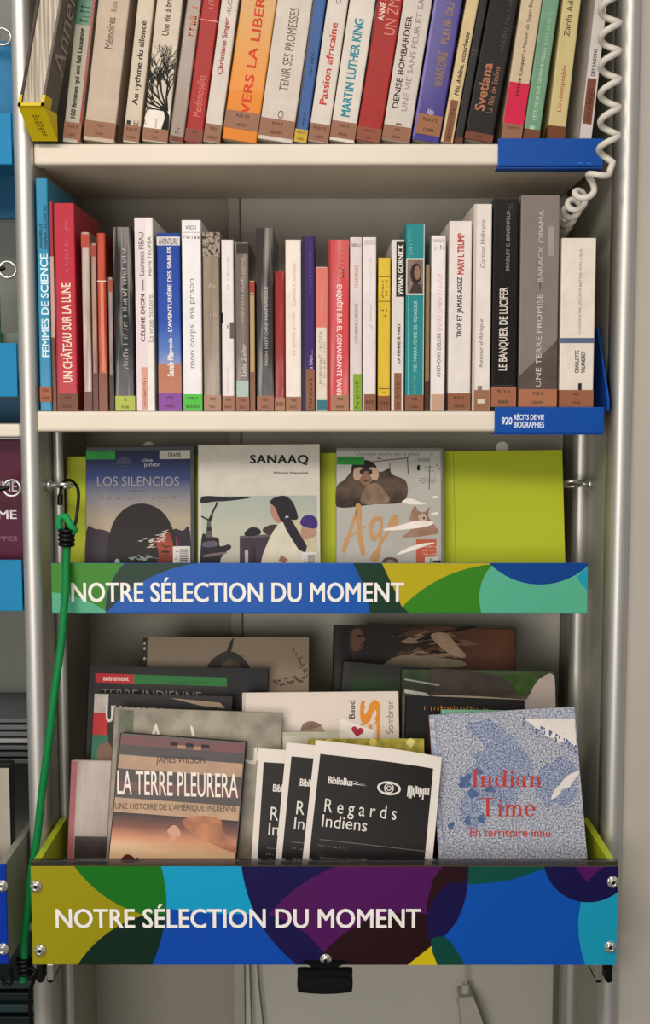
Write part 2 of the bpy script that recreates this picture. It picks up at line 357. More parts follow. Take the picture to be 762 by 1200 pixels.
def make_parts(items, K, ybot, H0):
    """items measured in photo pixels along the spine -> list of (name, builder, label)"""
    out = []; lay = [0]
    for it in items:
        kd = it[0]; lay[0] += 1; y = -0.00010-0.00007*lay[0]
        if kd == 'lab':      # call-number sticker: colour, top px, bottom px, u0, u1, lines
            _, h, yt, yb, u0, u1, lines, vert = it
            def f(m, W, H, h=h, yt=yt, yb=yb, u0=u0, u1=u1, lines=lines, vert=vert, y=y):
                z0 = max((ybot-yb)*K, .0003); z1 = (ybot-yt)*K
                m.rect(W*u0, W*u1, z0, z1, y, mat(h, .45, 0, .05, 30, coat=.2))
                if u1-u0 > .95:   # wraps a little round both boards
                    for x, sg in ((-.00012, -1), (W+.00012, 1)):
                        vs = [(x, y, z0), (x, .02, z0), (x, .02, z1), (x, y, z1)]
                        m.add(vs, [(0, 1, 2, 3) if sg < 0 else (3, 2, 1, 0)], mat(h, .45, 0, .05, 30, coat=.2))
                n = len(lines); ink = mat('#5c3a2c', .6) if h.startswith('#8') or h.startswith('#9') or h.startswith('#7') else mat('#4a4a30', .6)
                for i, t in enumerate(lines):
                    if not t: continue
                    if vert:
                        m.scrib(W*(u0+.25*(u1-u0)), W*(u1-.3*(u1-u0)), z0+(z1-z0)*.06, z1-(z1-z0)*.2, y-.00007, ink, 1, seed=len(t)+int(yt))
                    else:
                        zc = z1-(z1-z0)*(i+.5)/n; hh = min((z1-z0)*.28/ n*2*.6, .0046); ww = min(W*(u1-u0)*.36, hh*len(t)*.38); xc = W*(u0+u1)/2
                        m.text(t, xc-ww, xc+ww, zc-hh/2, zc+hh/2, y-.00007, ink, bold=.012)
            out.append(('call_number_label', f, None))
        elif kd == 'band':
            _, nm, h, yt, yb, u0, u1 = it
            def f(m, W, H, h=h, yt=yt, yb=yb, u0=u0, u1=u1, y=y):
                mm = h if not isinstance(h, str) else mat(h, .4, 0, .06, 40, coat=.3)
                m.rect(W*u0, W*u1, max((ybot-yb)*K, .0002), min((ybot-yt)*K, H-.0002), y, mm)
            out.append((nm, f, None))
        elif kd == 't':      # text upward: name, string, y start px, y end px, u0, u1, colour, bold, shear, rot
            _, nm, st, ya, ye, u0, u1, h, bd, sh, rot = it
            def f(m, W, H, it=it, y=y):
                _, nm, st, ya, ye, u0, u1, h, bd, sh, rot = it
                lo, hi = min((ybot-ya), (ybot-ye))*K, max((ybot-ya), (ybot-ye))*K
                m.text(st, W*u0, W*u1, lo, hi, y, mat(h, .5), rot, bd, sh)
            out.append((nm, f, None))
        elif kd == 's':
            _, nm, ya, ye, u0, u1, h, seed = it[:8]
            def f(m, W, H, ya=ya, ye=ye, u0=u0, u1=u1, h=h, seed=seed, rot=(it[8] if len(it) > 8 else 1), y=y):
                lo, hi = min((ybot-ya), (ybot-ye))*K, max((ybot-ya), (ybot-ye))*K
                m.scrib(W*u0, W*u1, lo, hi, y, mat(h, .5), rot, seed=seed)
            out.append((nm, f, None))
        elif kd == 'fn':
            _, nm, fn = it
            out.append((nm, (lambda m, W, H, fn=fn, y=y: fn(m, W, H, K, ybot, y)), None))
    return out
BR = '#9a7058'
def T(st, ya, ye, u0, u1, h, bd=.0, sh=0.0, rot=1, nm='title'): return ('t', nm, st, ya, ye, u0, u1, h, bd, sh, rot)
def Sx(ya, ye, u0, u1, h, seed, rot=1, nm='lettering'): return ('s', nm, ya, ye, u0, u1, h, seed, rot)
def Bd(h, yt, yb, u0=.0, u1=1.0, nm='colour_band'): return ('band', nm, h, yt, yb, u0, u1)
def Lb(yt, yb, lines=('920.2', 'MAHM'), h=BR, u0=0.0, u1=1.0, vert=False): return ('lab', h, yt, yb, u0, u1, lines, vert)

G1 = 'biographies leaning in the upper row'; G2 = 'biographies standing in the lower row'
# ---- upper row: leaning, cut by the top of the picture
def tree(m, W, H, K, yb, y):
    ink = mat('#1d1714', .6); R = random.Random(4); step = [0]
    def z(py): return (yb-py)*K
    def br(x, zz, a, L, w, d):
        if d == 0 or L < .0012: return
        a2 = a; x2 = x+cos(a)*L; z2 = zz+sin(a)*L
        x2 = min(max(x2, .0003), W-.0006)
        dx, dz = x2-x, z2-zz; l = math.hypot(dx, dz) or 1; nx, nz = -dz/l, dx/l; w2 = w*.66
        step[0] += 1; yy = y-step[0]*1e-7
        m.poly([(x-nx*w, zz-nz*w), (x+nx*w, zz+nz*w), (x2+nx*w2, z2+nz*w2), (x2-nx*w2, z2-nz*w2)], yy, ink)
        for k in range(3 if d > 2 else 2):
            br(x2, z2, a+R.uniform(-.8, .8), L*R.uniform(.62, .85), w2, d-1)
    m.poly([(W*.02, z(152)), (W*.98, z(152)), (W*.98, z(128)), (W*.6, z(122)), (W*.25, z(127)), (W*.02, z(140))], y+3e-6, mat('#e6dfd2', .5))
    x0 = W*.86
    m.poly([(W*.70, z(152)), (W*.99, z(152)), (W*.97, z(135)), (W*.80, z(126)), (W*.72, z(130)), (W*.80, z(138))], y, ink)
    for a, L, w in ((pi*.55, .016, .0016), (pi*.72, .017, .0015), (pi*.9, .015, .0014), (pi*.98, .013, .0011), (pi*.63, .022, .0013), (pi*.82, .02, .0012)):
        br(x0, z(130), a, L, w, 6)
    m.text('Jonasz', W*.42, W*.54, z(151), z(141), y, ink, 1)
def openloop(m, W, H, K, yb, y):
    z = lambda p: (yb-p)*K
    ink = mat('#6d6058', .5); pts = []
    for i in range(18):
        a0 = 2*pi*i/18; a1 = 2*pi*(i+1)/18
        q = [(W*.55+cos(a)*r*.0032, z(136)+sin(a)*r*.0044) for a, r in ((a0, .75), (a1, .75), (a1, 1), (a0, 1))]
        m.poly(q, y, ink)
    m.rect(W*.5, W*.64, z(145), z(142.5), y, ink)
row1 = [
 # xbl, xbr, xtl(0), xtr(0), name, label, colour/material, parts
 (72.5, 93.5, 90, 111, 'off-white spine with a green top patch and black lettering, beside the big grey book', mat('#b9b2a0', .42),
  [Bd('#5f8a72', -80, 29, 0, .96, 'green_patch'), Bd('#a03a30', -80, 168, .86, 1, 'red_edge'), Sx(26, 4, .25, .75, '#3f6b55', 3), T('100 femmes qui ont fait Lausanne', 139, 33, .30, .66, '#231f1b', .03), Lb(144, 163.5, ('920.2', 'CENT'))]),
 (96.4, 133.5, 113, 153, 'wide beige spine with one grey word near the top, right of the red-edged spine', mat('#c3b2a0', .45),
  [T('Mémoires', 58, 21, .36, .62, '#76594c', .01), T('Buis', 14, 2, .45, .62, '#8a6d5e', .0), Lb(144, 163, ('920', 'KLAR'))]),
 (143, 162.6, 161, 180.5, 'slim cream spine with bold dark brown title, left of the tree drawing', mat('#cdc0ac', .45),
  [T('Au rythme du silence', 123, 24, .32, .78, '#3a2822', .02), Bd('#2c2220', 142, 147, .12, .36, 'emblem'), T('IE', 148, 141.5, .55, .85, '#4c3b33', 0), Lb(147.5, 166, ('920.72', 'HENN'))]),
 (165.5, 196, 184, 213, 'cream spine with a black tree drawing at its foot', mat('#cfc3b0', .45),
  [('fn', 'tree_drawing', tree), T('Une vie à brûler', 42, -12, .33, .60, '#3a322c', .01), Lb(152, 166.5, ('920', 'JONA'))]),
 (197, 214.5, 219, 235.5, 'narrow grey-brown spine with orange lettering at the top', mat('#94857a', .45),
  [Bd('#a39488', -80, 160, .1, .92, 'colour_band'), Sx(42, -30, .25, .82, '#c9683c', 12), Sx(157, 146, .35, .7, '#5d5049', 5), Lb(160, 166.5, ('920',), '#7b4635')]),
 (215.3, 236.5, 236.3, 258, 'red spine with pale pink title crossed by one thin line', mat('#a8261f', .4),
  [Bd('#d88878', 23, 24.2, 0, 1, 'pale_line'), T('Mesdemoiselles', 137, 88, .30, .74, '#dd7f72', 0), Sx(10, -30, .35, .65, '#d88878', 6), Lb(152, 166.5, ('920', ''), '#8b4f3d')]),
 (237.2, 257.6, 258.5, 280, 'white spine with crimson author line, between the red and the orange spines', mat('#d3c9be', .45),
  [T('Christiane Singer', 87, 20, .30, .70, '#a33043', .02), T('AUDE', 17, -8, .38, .64, '#7b7069', 0, .3), Lb(146, 167, ('920', 'SING'))]),
 (259, 300.5, 281.5, 325, 'thick orange spine with large red capitals', None,
  [T('VERS LA LIBERTÉ', 136, -27, .34, .68, '#cf4321', .015), Lb(133, 154, ('920.72', 'MAHM'))]),
 (301.2, 342.8, 326.4, 364.4, 'wide white spine with grey capitals and a small oval emblem', mat('#d0c5ba', .45),
  [T('TENIR SES PROMESSES', 108, 10, .40, .66, '#6b5d53', 0), ('fn', 'emblem', openloop), Lb(142, 163, ('920.2', 'BIDEN'))]),
 (343.6, 359, 366, 382.5, 'narrow blue spine with a yellow sticker at its foot', mat('#41669c', .42),
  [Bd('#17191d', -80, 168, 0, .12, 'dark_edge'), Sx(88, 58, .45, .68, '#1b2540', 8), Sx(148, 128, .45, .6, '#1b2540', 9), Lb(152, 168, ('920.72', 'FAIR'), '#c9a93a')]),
 (360, 384.4, 383.5, 408, 'white spine with a bold red lower-case title', mat('#d6ccc1', .45),
  [T('Passion africaine', 123, 26, .30, .66, '#c0432f', .02), T('C. Hof', 4, -26, .4, .65, '#6b5d53', 0), Lb(146, 167, ('920.72', 'HOFM'))]),
 (385, 415.2, 409, 440.5, 'white spine with a bold teal title in capitals', mat('#d9cfc4', .45),
  [T('MARTIN LUTHER KING', 138, 22, .30, .66, '#1f8e9b', .03), Lb(144, 164, ('920.2', 'KING'))]),
 (416, 445.4, 442.5, 471.5, 'plain red spine with outlined capitals at the very top', mat('#a6261e', .4),
  [T('ANNE K', 25, -4, .12, .36, '#ecd9cc', .01), T('UN ZM', 40, -2, .45, .88, '#d8917f', -.012), Lb(151, 167.3, ('920.72', 'LIN'), '#96573f')]),
 (446.3, 480, 472, 507, 'white spine with two lines of grey serif capitals', mat('#d0c6bc', .45),
  [T('DENISE BOMBARDIER', 129, 20, .18, .40, '#4c413c', .015), T('UNE VIE SANS PEUR ET SANS', 131, -16, .52, .72, '#978a82', -.005), Bd('#6a5d55', 146, 148, .42, .62, 'emblem'), Lb(149.5, 168, ('920', 'BOMB'))]),
 (482, 515, 507.5, 543, 'purple spine with golden title, beside the cream one', mat('#47388a', .35, coat=.4),
  [Bd('#7a6fae', -80, 164, 0, .09, 'pale_edge'), T('FLEUR DU DÉSERT', 51, -38, .40, .74, '#ab8d58', .01), T('WARIS DIRIE', 102, 60, .46, .78, '#a1874f', .01), T('Albin', 136, 129, .38, .62, '#d9d2e4', .0, 0, 0, 'emblem'), T('Michel', 142, 136.5, .34, .66, '#d9d2e4', .0, 0, 0, 'emblem'), Lb(136, 160, ('920.72', 'DIRI'), '#a06f4e', .08, .97)]),
 (516, 531, 545, 562, 'narrow cream spine with black italic title and a tall brown sticker', mat('#d2bd93', .45),
  [T('Moi, Adeline, accoucheuse', 111, 36, .36, .80, '#1f1a16', .02, .2), Lb(117, 168, ('FAVRE',), '#8a5e3f', .2, .82, True)]),
 (531.8, 542.0, 561.5, 571.5, 'thin charcoal spine between the cream one and the thick black one', mat('#3b3836', .45),
  [Bd('#57534f', 57, 58, .15, .9, 'thin_lines'), Bd('#57534f', 61, 62, .15, .9, 'thin_lines'), Bd('#57534f', 28, 29, .15, .9, 'thin_lines'), Lb(161, 168, ('',), '#6f4030')]),
 (543, 577, 574.5, 606, 'thick black spine with copper-coloured title near its foot', mat('#2e2927', .42),
  [T('Svetlana', 132, 75, .16, .52, '#b57c5e', .02), T('La fille de Staline', 133, 77, .60, .80, '#a5775c', .0), Sx(60, -30, .66, .80, '#6e6865', 15), Lb(158, 168, ('920',), '#7d4c3a')]),
 (586, 610.5, 609.5, 636.5, 'cream spine with a bright pink block above its brown sticker', mat('#cdbb9e', .45),
  [Bd('#d02350', 97, 146, 0, 1, 'pink_block'), T('Hélène Cooper', 112, 65, .38, .62, '#2b2420', .01), T('La Maison de Sugar Beach', 64, -8, .38, .62, '#6b5548', .0), Lb(146, 165, ('920.72', ''))]),
 (612, 631.5, 635.5, 655.5, 'sage green spine with pale lettering, right of the pink-blocked one', mat('#7ba083', .42),
  [T("L'ÉTÉ OÙ JE SUIS DEVENUE VIEILLE", 141, 55, .36, .68, '#c4dbc4', .0), T('ISABELLE DE C.', 52, 12, .45, .66, '#a9c8ac', 0), Bd('#a9c8ac', 148, 152, .3, .62, 'emblem'), Lb(152, 165, ('',), '#7d4c36')]),
 (640.2, 661.5, 658.5, 682, 'pale yellow spine with a red title and grey author line', mat('#cbbd8b', .45),
  [T("L'indomptable", 131, 76, .36, .68, '#b9512f', .0), T('Zarifa Adiba', 42, -12, .26, .58, '#4d463a', .0), Lb(148, 165, ('',), '#7a4b2e')]),
 (678.5, 693, 697.5, 712.5, 'white spine with grey cover, last in the upper row beside the coiled cable', mat('#b9b2aa', .45),
  [Bd('#d3ccc6', -80, 166, .0, 1, 'white_spine'), T('DES SAISONS', 88, 56, .36, .66, '#3c342f', .02), Sx(16, -20, .4, .62, '#6a605a', 21), Lb(91, 145, ('BRETEAU',), '#855642', .1, .86, True)]),
]
for i, (xbl, xbr, xtl, xtr, lab, cov, parts) in enumerate(row1):
    Yf = 0.002
    a = at(xbl, 165, Yf); b = at(xbr, 165, Yf); c = at((xtl), 0, Yf); d = at(xtr, 0, Yf)
    V = ((c+d)/2-(a+b)/2).normalized(); U = V.cross(Vector((0, -1, 0))).normalized() * -1
    U = Vector((V.z, 0, -V.x))
    W = (b-a).dot(U)-.0004
    K = (c-a).length/ math.hypot(xtl-xbl, 165)
    H = random.choice((.205, .21, .215, .225, .235)); D = random.uniform(.13, .165)
    O = Vector((b.x, Yf, Z1+.0004)) - U*W
    if i == len(row1)-1:
        q = Matrix.Rotation(radians(5.5), 3, 'Z'); U = q @ U; V = q @ V; D = .12
    if cov is None: cov = grad([(0, '#d9861d'), (.3, '#dd8f28'), (.55, '#d39a48'), (1, '#c9ac82')], .0, .2, nz=.06)
    spine_book('book', lab, G1, O, U, V, W, H, D, cov, make_parts(parts, K, 167.5, H))

# ---- lower row: upright
def photo_patch(m, W, H, K, yb, y):
    z = lambda p: (yb-p)*K
    m.rect(W*.02, W*.98, z(345), z(302), y, mat('#d8d2c8', .5)); m.rect(W*.08, W*.94, z(343), z(304), y-.00005, mat('#8c7a6c', .5, 0, .3, 120))
    pts = [(W*(.55+.3*cos(a)), z(320)+sin(a)*.012) for a in [2*pi*i/16 for i in range(16)]]; m.poly(pts, y-.0001, mat('#3d302a', .5))
    pts = [(W*(.62+.17*cos(a)), z(319)+sin(a)*.008) for a in [2*pi*i/14 for i in range(14)]]; m.poly(pts, y-.00014, mat('#9a7a66', .5))
    m.poly([(W*.2, z(343)), (W*.92, z(343)), (W*.85, z(333)), (W*.4, z(331))], y-.00012, mat('#50423b', .5))
def hill(m, W, H, K, yb, y):
    z = lambda p: (yb-p)*K; pts = [(.0003, z(457)), (W-.0003, z(457)), (W-.0003, z(397))]
    for i in range(9): t = i/8; pts.append((W*(1-t)*.985+.0003, z(397+44*(t**.8)*(.75+.25*t))))
    m.poly(pts, y, mat('#6a5c54', .4, 0, .15, 40))
def graybar(m, W, H, K, yb, y):
    z = lambda p: (yb-p)*K
    m.rect(W*.0, W*.1, z(378), z(366), y, BLACK); m.rect(W*.66, W*.98, z(396), z(377), y, mat('#6c625d', .5)); m.rect(W*.42, W*.52, z(384), z(380), y, mat('#9a908a', .5))
row2 = [
 # x0, x1 at mid height, ytop, Y offset, label, cover, parts
 (45.4, 59.4, 209, 0, 'tall turquoise spine with white capitals, first in the lower row', mat('#3a93b5', .38, coat=.3), [T('FEMMES DE SCIENCE', 418, 297, .25, .92, '#d9ecf2', .02), T('ANNABELLE', 291, 262, .22, .48, '#23414d', .01, nm='author'), T('KREMER-LECOINTRE', 291, 241, .62, .9, '#23414d', .01, nm='author'), Lb(453, 471, ('920', 'KREM'), '#a3603b')]),
 (60.3, 65, 236, .004, 'thin red and pinkish booklet squeezed between the turquoise and the crimson spines', mat('#a83b42', .4), [Bd('#c9a79a', 300, 395, 0, 1), Bd('#7c4a35', 395, 481, 0, 1)]),
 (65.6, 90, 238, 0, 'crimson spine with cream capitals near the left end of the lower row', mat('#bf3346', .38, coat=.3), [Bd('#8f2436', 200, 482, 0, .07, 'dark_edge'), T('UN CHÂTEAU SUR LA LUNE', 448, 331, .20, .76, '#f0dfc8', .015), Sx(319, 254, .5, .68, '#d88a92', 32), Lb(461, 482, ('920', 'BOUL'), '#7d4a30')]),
 (97, 107, 272, .004, 'thin whitish booklet with an orange-red top, right of the crimson spine', wrap('#cbbbb0', '#a99488'), [Bd('#b9523c', 274, 290), Bd('#6f4433', 459, 482, .0, 1, 'brown_foot')]),
 (108, 114.3, 285, .004, 'very thin pale booklet between two orange-topped booklets', wrap('#b5978a', '#8e6f63'), [Bd('#a8503c', 287, 300), Bd('#6f4030', 437, 482, 0, 1, 'brown_foot')]),
 (115, 125.5, 273, .002, 'thin shiny orange-red booklet', wrap('#c65f45', '#a8432e'), [Bd('#d98d72', 328, 435, .35, .7, 'pale_stripe'), Bd('#e8cdbb', 328, 330), Bd('#8a5540', 437, 482, 0, 1, 'brown_foot')]),
 (127.5, 133, 325, .006, 'shortest thin pale booklet, just left of the black wrapped book', wrap('#ab9a90', '#74655d'), [Bd('#a25a44', 327, 341), Bd('#4c3730', 439, 482, 0, 1, 'brown_foot')]),
 (134, 157.6, 266, 0, 'black plastic-wrapped spine with a yellow-green sticker', wrap('#1f1d1e', '#8f8985', (.36, .50), 30), [Sx(432, 290, .42, .66, '#c9c4be', 33, nm='title'), Lb(464, 482, ('92', 'ELSE'), '#b5bd4e')]),
 (159.4, 181, 255, 0, 'white spine with plum title and a small salmon sticker', mat('#e8e2da', .4), [Bd('#e3d5d6', 255, 482, .0, .58, 'pink_side'), T('CÉLINE DION', 400, 344, .22, .50, '#6c3556', .02), T('La vraie histoire', 400, 345, .66, .96, '#a59a94', 0), T('Laurence PIEAU', 322, 272, .22, .50, '#5c5350', 0, nm='author'), T('Hervé TROPÉA', 322, 277, .64, .90, '#86807a', 0, nm='author'), Bd('#6c5c60', 327, 340, .40, .45, 'dash'), Lb(430, 480, ('CELINE',), '#dba294', .26, .60, True)]),
 (185, 212.3, 273, .002, 'bright blue spine fading to white and terracotta, with a purple sticker', None, [Bd('#d9d4d0', 277, 287), T('AVENTURE', 286, 279, .08, .92, '#58525c', .01, 0, 0, 'heading'), T('Sarah Marquis - L\u2019AVENTURIÈRE DES SABLES', 441, 289, .40, .68, '#e6e0dc', .03), Bd('#bb7a5d', 426, 462), T('Sarah Ma', 441, 413, .40, .68, '#e6e0dc', .03), Lb(461, 482, ('910', 'MARQ'), '#8d4aa0')]),
 (214, 236.8, 258, 0, 'white spine with thin grey lower-case title and a green sticker', mat('#ebe6e4', .4), [T('mon corps, ma prison', 431, 326, .34, .70, '#8f8b8c', -.005), T('VÉCU', 268.5, 263, .2, .75, '#6d686a', .01, 0, 0, 'heading'), Sx(279, 274, .1, .95, '#8d888a', 40, 0), Bd('#b9b4b4', 271.5, 272.2, .05, .95, 'thin_line'), Lb(462, 482, ('179.7', 'BOURDI'), '#4fc03c')]),
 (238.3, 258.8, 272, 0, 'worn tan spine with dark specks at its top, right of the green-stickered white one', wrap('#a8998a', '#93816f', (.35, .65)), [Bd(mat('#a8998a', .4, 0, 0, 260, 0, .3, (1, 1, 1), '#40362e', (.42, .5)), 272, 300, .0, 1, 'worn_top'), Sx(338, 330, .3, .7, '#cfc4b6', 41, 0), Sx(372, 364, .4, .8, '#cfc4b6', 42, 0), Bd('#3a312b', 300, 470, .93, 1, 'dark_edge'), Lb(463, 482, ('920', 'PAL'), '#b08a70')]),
 (260, 274.6, 281, 0, 'slim white spine with tiny black boxes at mid height', mat('#e6dedc', .42), [Sx(340, 300, .45, .62, '#a9a09f', 43), ('fn', 'small_boxes', graybar), Sx(460, 430, .4, .55, '#c5b9b8', 44), Lb(464, 482, ('920', 'MART'), '#a5765c')]),
 (276, 292, 284, 0, 'grey-brown wrapped spine with a pale mint sticker', wrap('#7d7067', '#a89c92', (.3, .5)), [Bd('#443832', 285, 297, .1, .95, 'dark_top'), Sx(375, 300, .4, .66, '#c9bfb4', 45, nm='title'), T('Lidia Zeller', 441, 402, .42, .78, '#d3cac0', .01, nm='author'), Bd('#aebfb4', 446, 465, .05, .95, 'mint_sticker'), Lb(465, 482, ('920', 'ZELL'), '#9c6a50')]),
 (292.6, 299, 329, .004, 'thin yellowish booklet with a red top, between two wrapped spines', mat('#bfa67e', .42), [Bd('#a84a36', 330, 342), Bd('#6f5240', 344, 345), Bd('#8a6044', 436, 482, 0, 1, 'brown_foot')]),
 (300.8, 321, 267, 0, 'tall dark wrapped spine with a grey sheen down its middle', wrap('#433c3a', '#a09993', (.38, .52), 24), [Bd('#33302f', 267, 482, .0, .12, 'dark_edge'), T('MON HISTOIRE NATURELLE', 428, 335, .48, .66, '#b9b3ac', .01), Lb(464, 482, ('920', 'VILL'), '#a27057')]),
 (321.6, 334, 318, .003, 'short dark red wrapped spine', wrap('#9d2f2a', '#c06a5e', (.3, .42)), [Sx(384, 350, .5, .66, '#c86f66', 46), Lb(466, 482, ('920',), '#b08068')]),
 (334.6, 353.4, 281, 0, 'ivory spine with very faint lettering, left of the purple spine', mat('#ece2d5', .42), [T('La familia grande', 416, 366, .42, .66, '#cdb9ad', -.005, .15), T('Camille Kouchner', 358, 307, .42, .66, '#d4beb3', -.005, .15, nm='author'), Lb(465, 482, ('920', 'KOUC'), '#a5765c')]),
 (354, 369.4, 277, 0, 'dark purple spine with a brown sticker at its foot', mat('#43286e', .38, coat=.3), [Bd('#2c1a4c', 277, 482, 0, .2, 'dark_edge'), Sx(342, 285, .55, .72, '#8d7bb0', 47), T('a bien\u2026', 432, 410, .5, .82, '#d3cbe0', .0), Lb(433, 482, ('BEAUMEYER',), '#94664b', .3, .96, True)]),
 (370, 384, 313, .003, 'short spine, salmon above and cream below, right of the purple one', mat('#e3d6c6', .42), [Bd('#dc8476', 313, 383), Sx(360, 345, .4, .6, '#ecd0c4', 48), Sx(452, 388, .25, .5, '#a89a8f', 49, nm='title'), Sx(452, 400, .6, .8, '#b8aba0', 50), Bd('#d2cfc6', 466, 482, .0, .75, 'white_foot'), Bd('#3b7d8a', 469, 481, .1, .95, 'teal_sticker')]),
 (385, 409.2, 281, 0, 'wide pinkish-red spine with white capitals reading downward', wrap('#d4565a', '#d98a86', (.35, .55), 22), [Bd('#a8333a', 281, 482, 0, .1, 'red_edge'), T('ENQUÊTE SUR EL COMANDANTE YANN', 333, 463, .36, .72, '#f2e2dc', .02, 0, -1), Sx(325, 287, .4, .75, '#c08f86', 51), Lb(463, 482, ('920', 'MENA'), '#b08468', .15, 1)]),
 (410, 424.4, 278, 0, 'pale pinkish spine with a bright green sticker', mat('#ded2cc', .42), [T('VÉCU', 289, 284, .12, .85, '#7c7270', .02, 0, 0, 'heading'), T('TREMBLER', 338, 309, .38, .68, '#c09490', .0), T('CATHERINE LABORDE', 402, 355, .40, .66, '#94898a', 0, nm='author'), Lb(438, 482, ('DEDUGABO',), '#8fae3c', .28, .98, True)]),
 (425, 441, 278, 0, 'white spine with barely visible lettering, left of the yellow spine', mat('#e6ddda', .4), [Sx(385, 355, .5, .68, '#cfc3c2', 52), Sx(345, 300, .5, .62, '#d9cdca', 53), Bd('#d3c7c6', 281, 286, .1, .9, 'pale_heading'), Lb(462, 482, ('920',), '#96684f', .1, 1)]),
 (443, 457.6, 302, .002, 'short bright yellow spine with small black marks', mat('#dcbf45', .42), [Bd('#4c4326', 323.3, 324, .04, .96, 'thin_line'), Sx(348, 327, .25, .45, '#5c5028', 54), Sx(348, 327, .55, .75, '#5c5028', 55), Bd('#4c4326', 352, 352.7, .04, .96, 'thin_line'), Sx(365, 361, .15, .85, '#4c4326', 56, 0), Sx(370, 367, .35, .7, '#4c4326', 57, 0), Bd('#4c4326', 455, 455.7, .04, .96, 'thin_line'), Sx(461, 458, .35, .7, '#6c6030', 58, 0), Lb(464, 482, ('920',), '#8f5f42')]),
 (458.8, 474, 281, 0, 'white spine with white capitals on a black block near the top', mat('#dfd8d2', .42), [Bd('#3f3836', 283, 347, .34, 1, 'black_block'), T('VIVIAN GORNICK', 345, 286, .46, .90, '#f0ebe4', .02, nm='author'), T('LA FEMME À PART', 425, 378, .40, .70, '#3a332f', .02), Lb(437, 482, ('GORNICK',), '#95694f', .22, .80, True)]),
 (475, 497, 262, 0, 'teal spine with a small portrait photo near its top', mat('#2f9294', .36, coat=.35), [Bd('#bcc9c4', 262, 466, .95, 1, 'pale_edge'), Bd('#7bb9b6', 270, 466, .14, .2, 'pale_streak'), ('fn', 'portrait_photo', photo_patch), Sx(298, 280, .2, .35, '#a8d0cc', 59), T('MOI, NARAA, FEMME DE MONGOLIE', 435, 352, .44, .66, '#b5dad6', .01), Sx(462, 440, .44, .6, '#8cc4c0', 60), Lb(463, 482, ('920', 'CAHN'), '#96684f')]),
 (498.0, 503.6, 310, .006, 'tan booklet set back behind the teal spine', mat('#a08460', .5), [Bd('#5c3f30', 447, 482, 0, 1, 'brown_foot')]),
 (505, 522, 276, 0, 'white spine with a grey name and pale pink title at mid height', mat('#ebe2de', .4), [T('ANTHONY DELON', 442, 390, .42, .70, '#9a8f8c', .02, nm='author'), T('ENTRE CHIEN ET LOUP', 387, 320, .42, .76, '#e3bcb4', 0), Sx(292, 287, .2, .95, '#86807e', 61, 0), Bd('#cfc7c4', 280, 283, .1, .9, 'pale_heading'), Lb(462, 482, ('',), '#c8a890', .05, .95)]),
 (525.5, 552.3, 259, 0, 'thick white spine with black and red capitals', mat('#e5dcd6', .4), [T('TROP ET JAMAIS ASSEZ', 395, 324, .36, .66, '#3d3431', .02), T('MARY L TRUMP', 321, 273, .36, .66, '#c03a32', .03, nm='author'), Lb(461, 482, ('920.2', 'TRUMP'), '#9a6b50')]),
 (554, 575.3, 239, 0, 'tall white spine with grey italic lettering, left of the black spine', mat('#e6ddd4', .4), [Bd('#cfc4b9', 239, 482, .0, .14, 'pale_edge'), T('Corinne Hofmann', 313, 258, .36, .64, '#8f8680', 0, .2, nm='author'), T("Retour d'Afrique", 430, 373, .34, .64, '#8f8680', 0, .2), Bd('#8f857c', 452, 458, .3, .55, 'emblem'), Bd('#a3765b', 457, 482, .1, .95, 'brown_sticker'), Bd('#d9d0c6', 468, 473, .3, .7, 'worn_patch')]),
 (576.5, 606, 233, 0, 'thick glossy black spine with tall white capitals', plast('#2b2624', .4), [Sx(246, 238, .5, .75, '#6a6460', 62), T('LE BANQUIER DE LUCIFER', 434, 336, .28, .68, '#e3dad0', .012), T('BRADLEY C. BIRKENFELD', 317, 247, .52, .66, '#a89f98', 0, nm='author'), Bd('#4c4540', 451, 452, .1, .9, 'thin_line'), Lb(453, 477, ('923.3', 'BIRK'), '#a97358')]),
 (608.5, 654, 229, 0, 'widest spine, glossy grey with a dark slope low down and pale capitals', mat('#8f857f', .34, 0, .06, 30, .25, .5, bscale=30), [('fn', 'dark_slope', hill), T('UNE TERRE PROMISE', 453, 344, .44, .58, '#d3c9c2', .0), Bd('#5c534e', 331, 338, .505, .535, 'dash'), T('BARACK OBAMA', 330, 246, .46, .58, '#c9bfb9', .0, nm='author'), Bd('#a9a09a', 265, 300, .70, .86, 'pale_emblem'), Lb(456, 477, ('923.2', 'OBAMA'), '#b27a5c')]),
 (656.5, 697, 279, 0, 'white spine crossed by a slate blue line, last in the lower row', mat('#e6dcd0', .4), [T("CHAQUE JOUR, J'ÉCOUTE BATTRE MON CŒUR", 391, 291, .50, .62, '#958c86', 0), Bd('#6a7290', 395.5, 401.5, 0, 1, 'blue_line'), T('CHARLOTTE', 437, 410, .44, .56, '#3d3733', .02, nm='author'), T('VALANDREY', 437, 411, .62, .74, '#3d3733', .02, nm='author'), Bd('#3d3733', 449, 457, .55, .65, 'emblem'), Lb(457, 477, ('927', 'VALA'), '#a06d50')]),
]
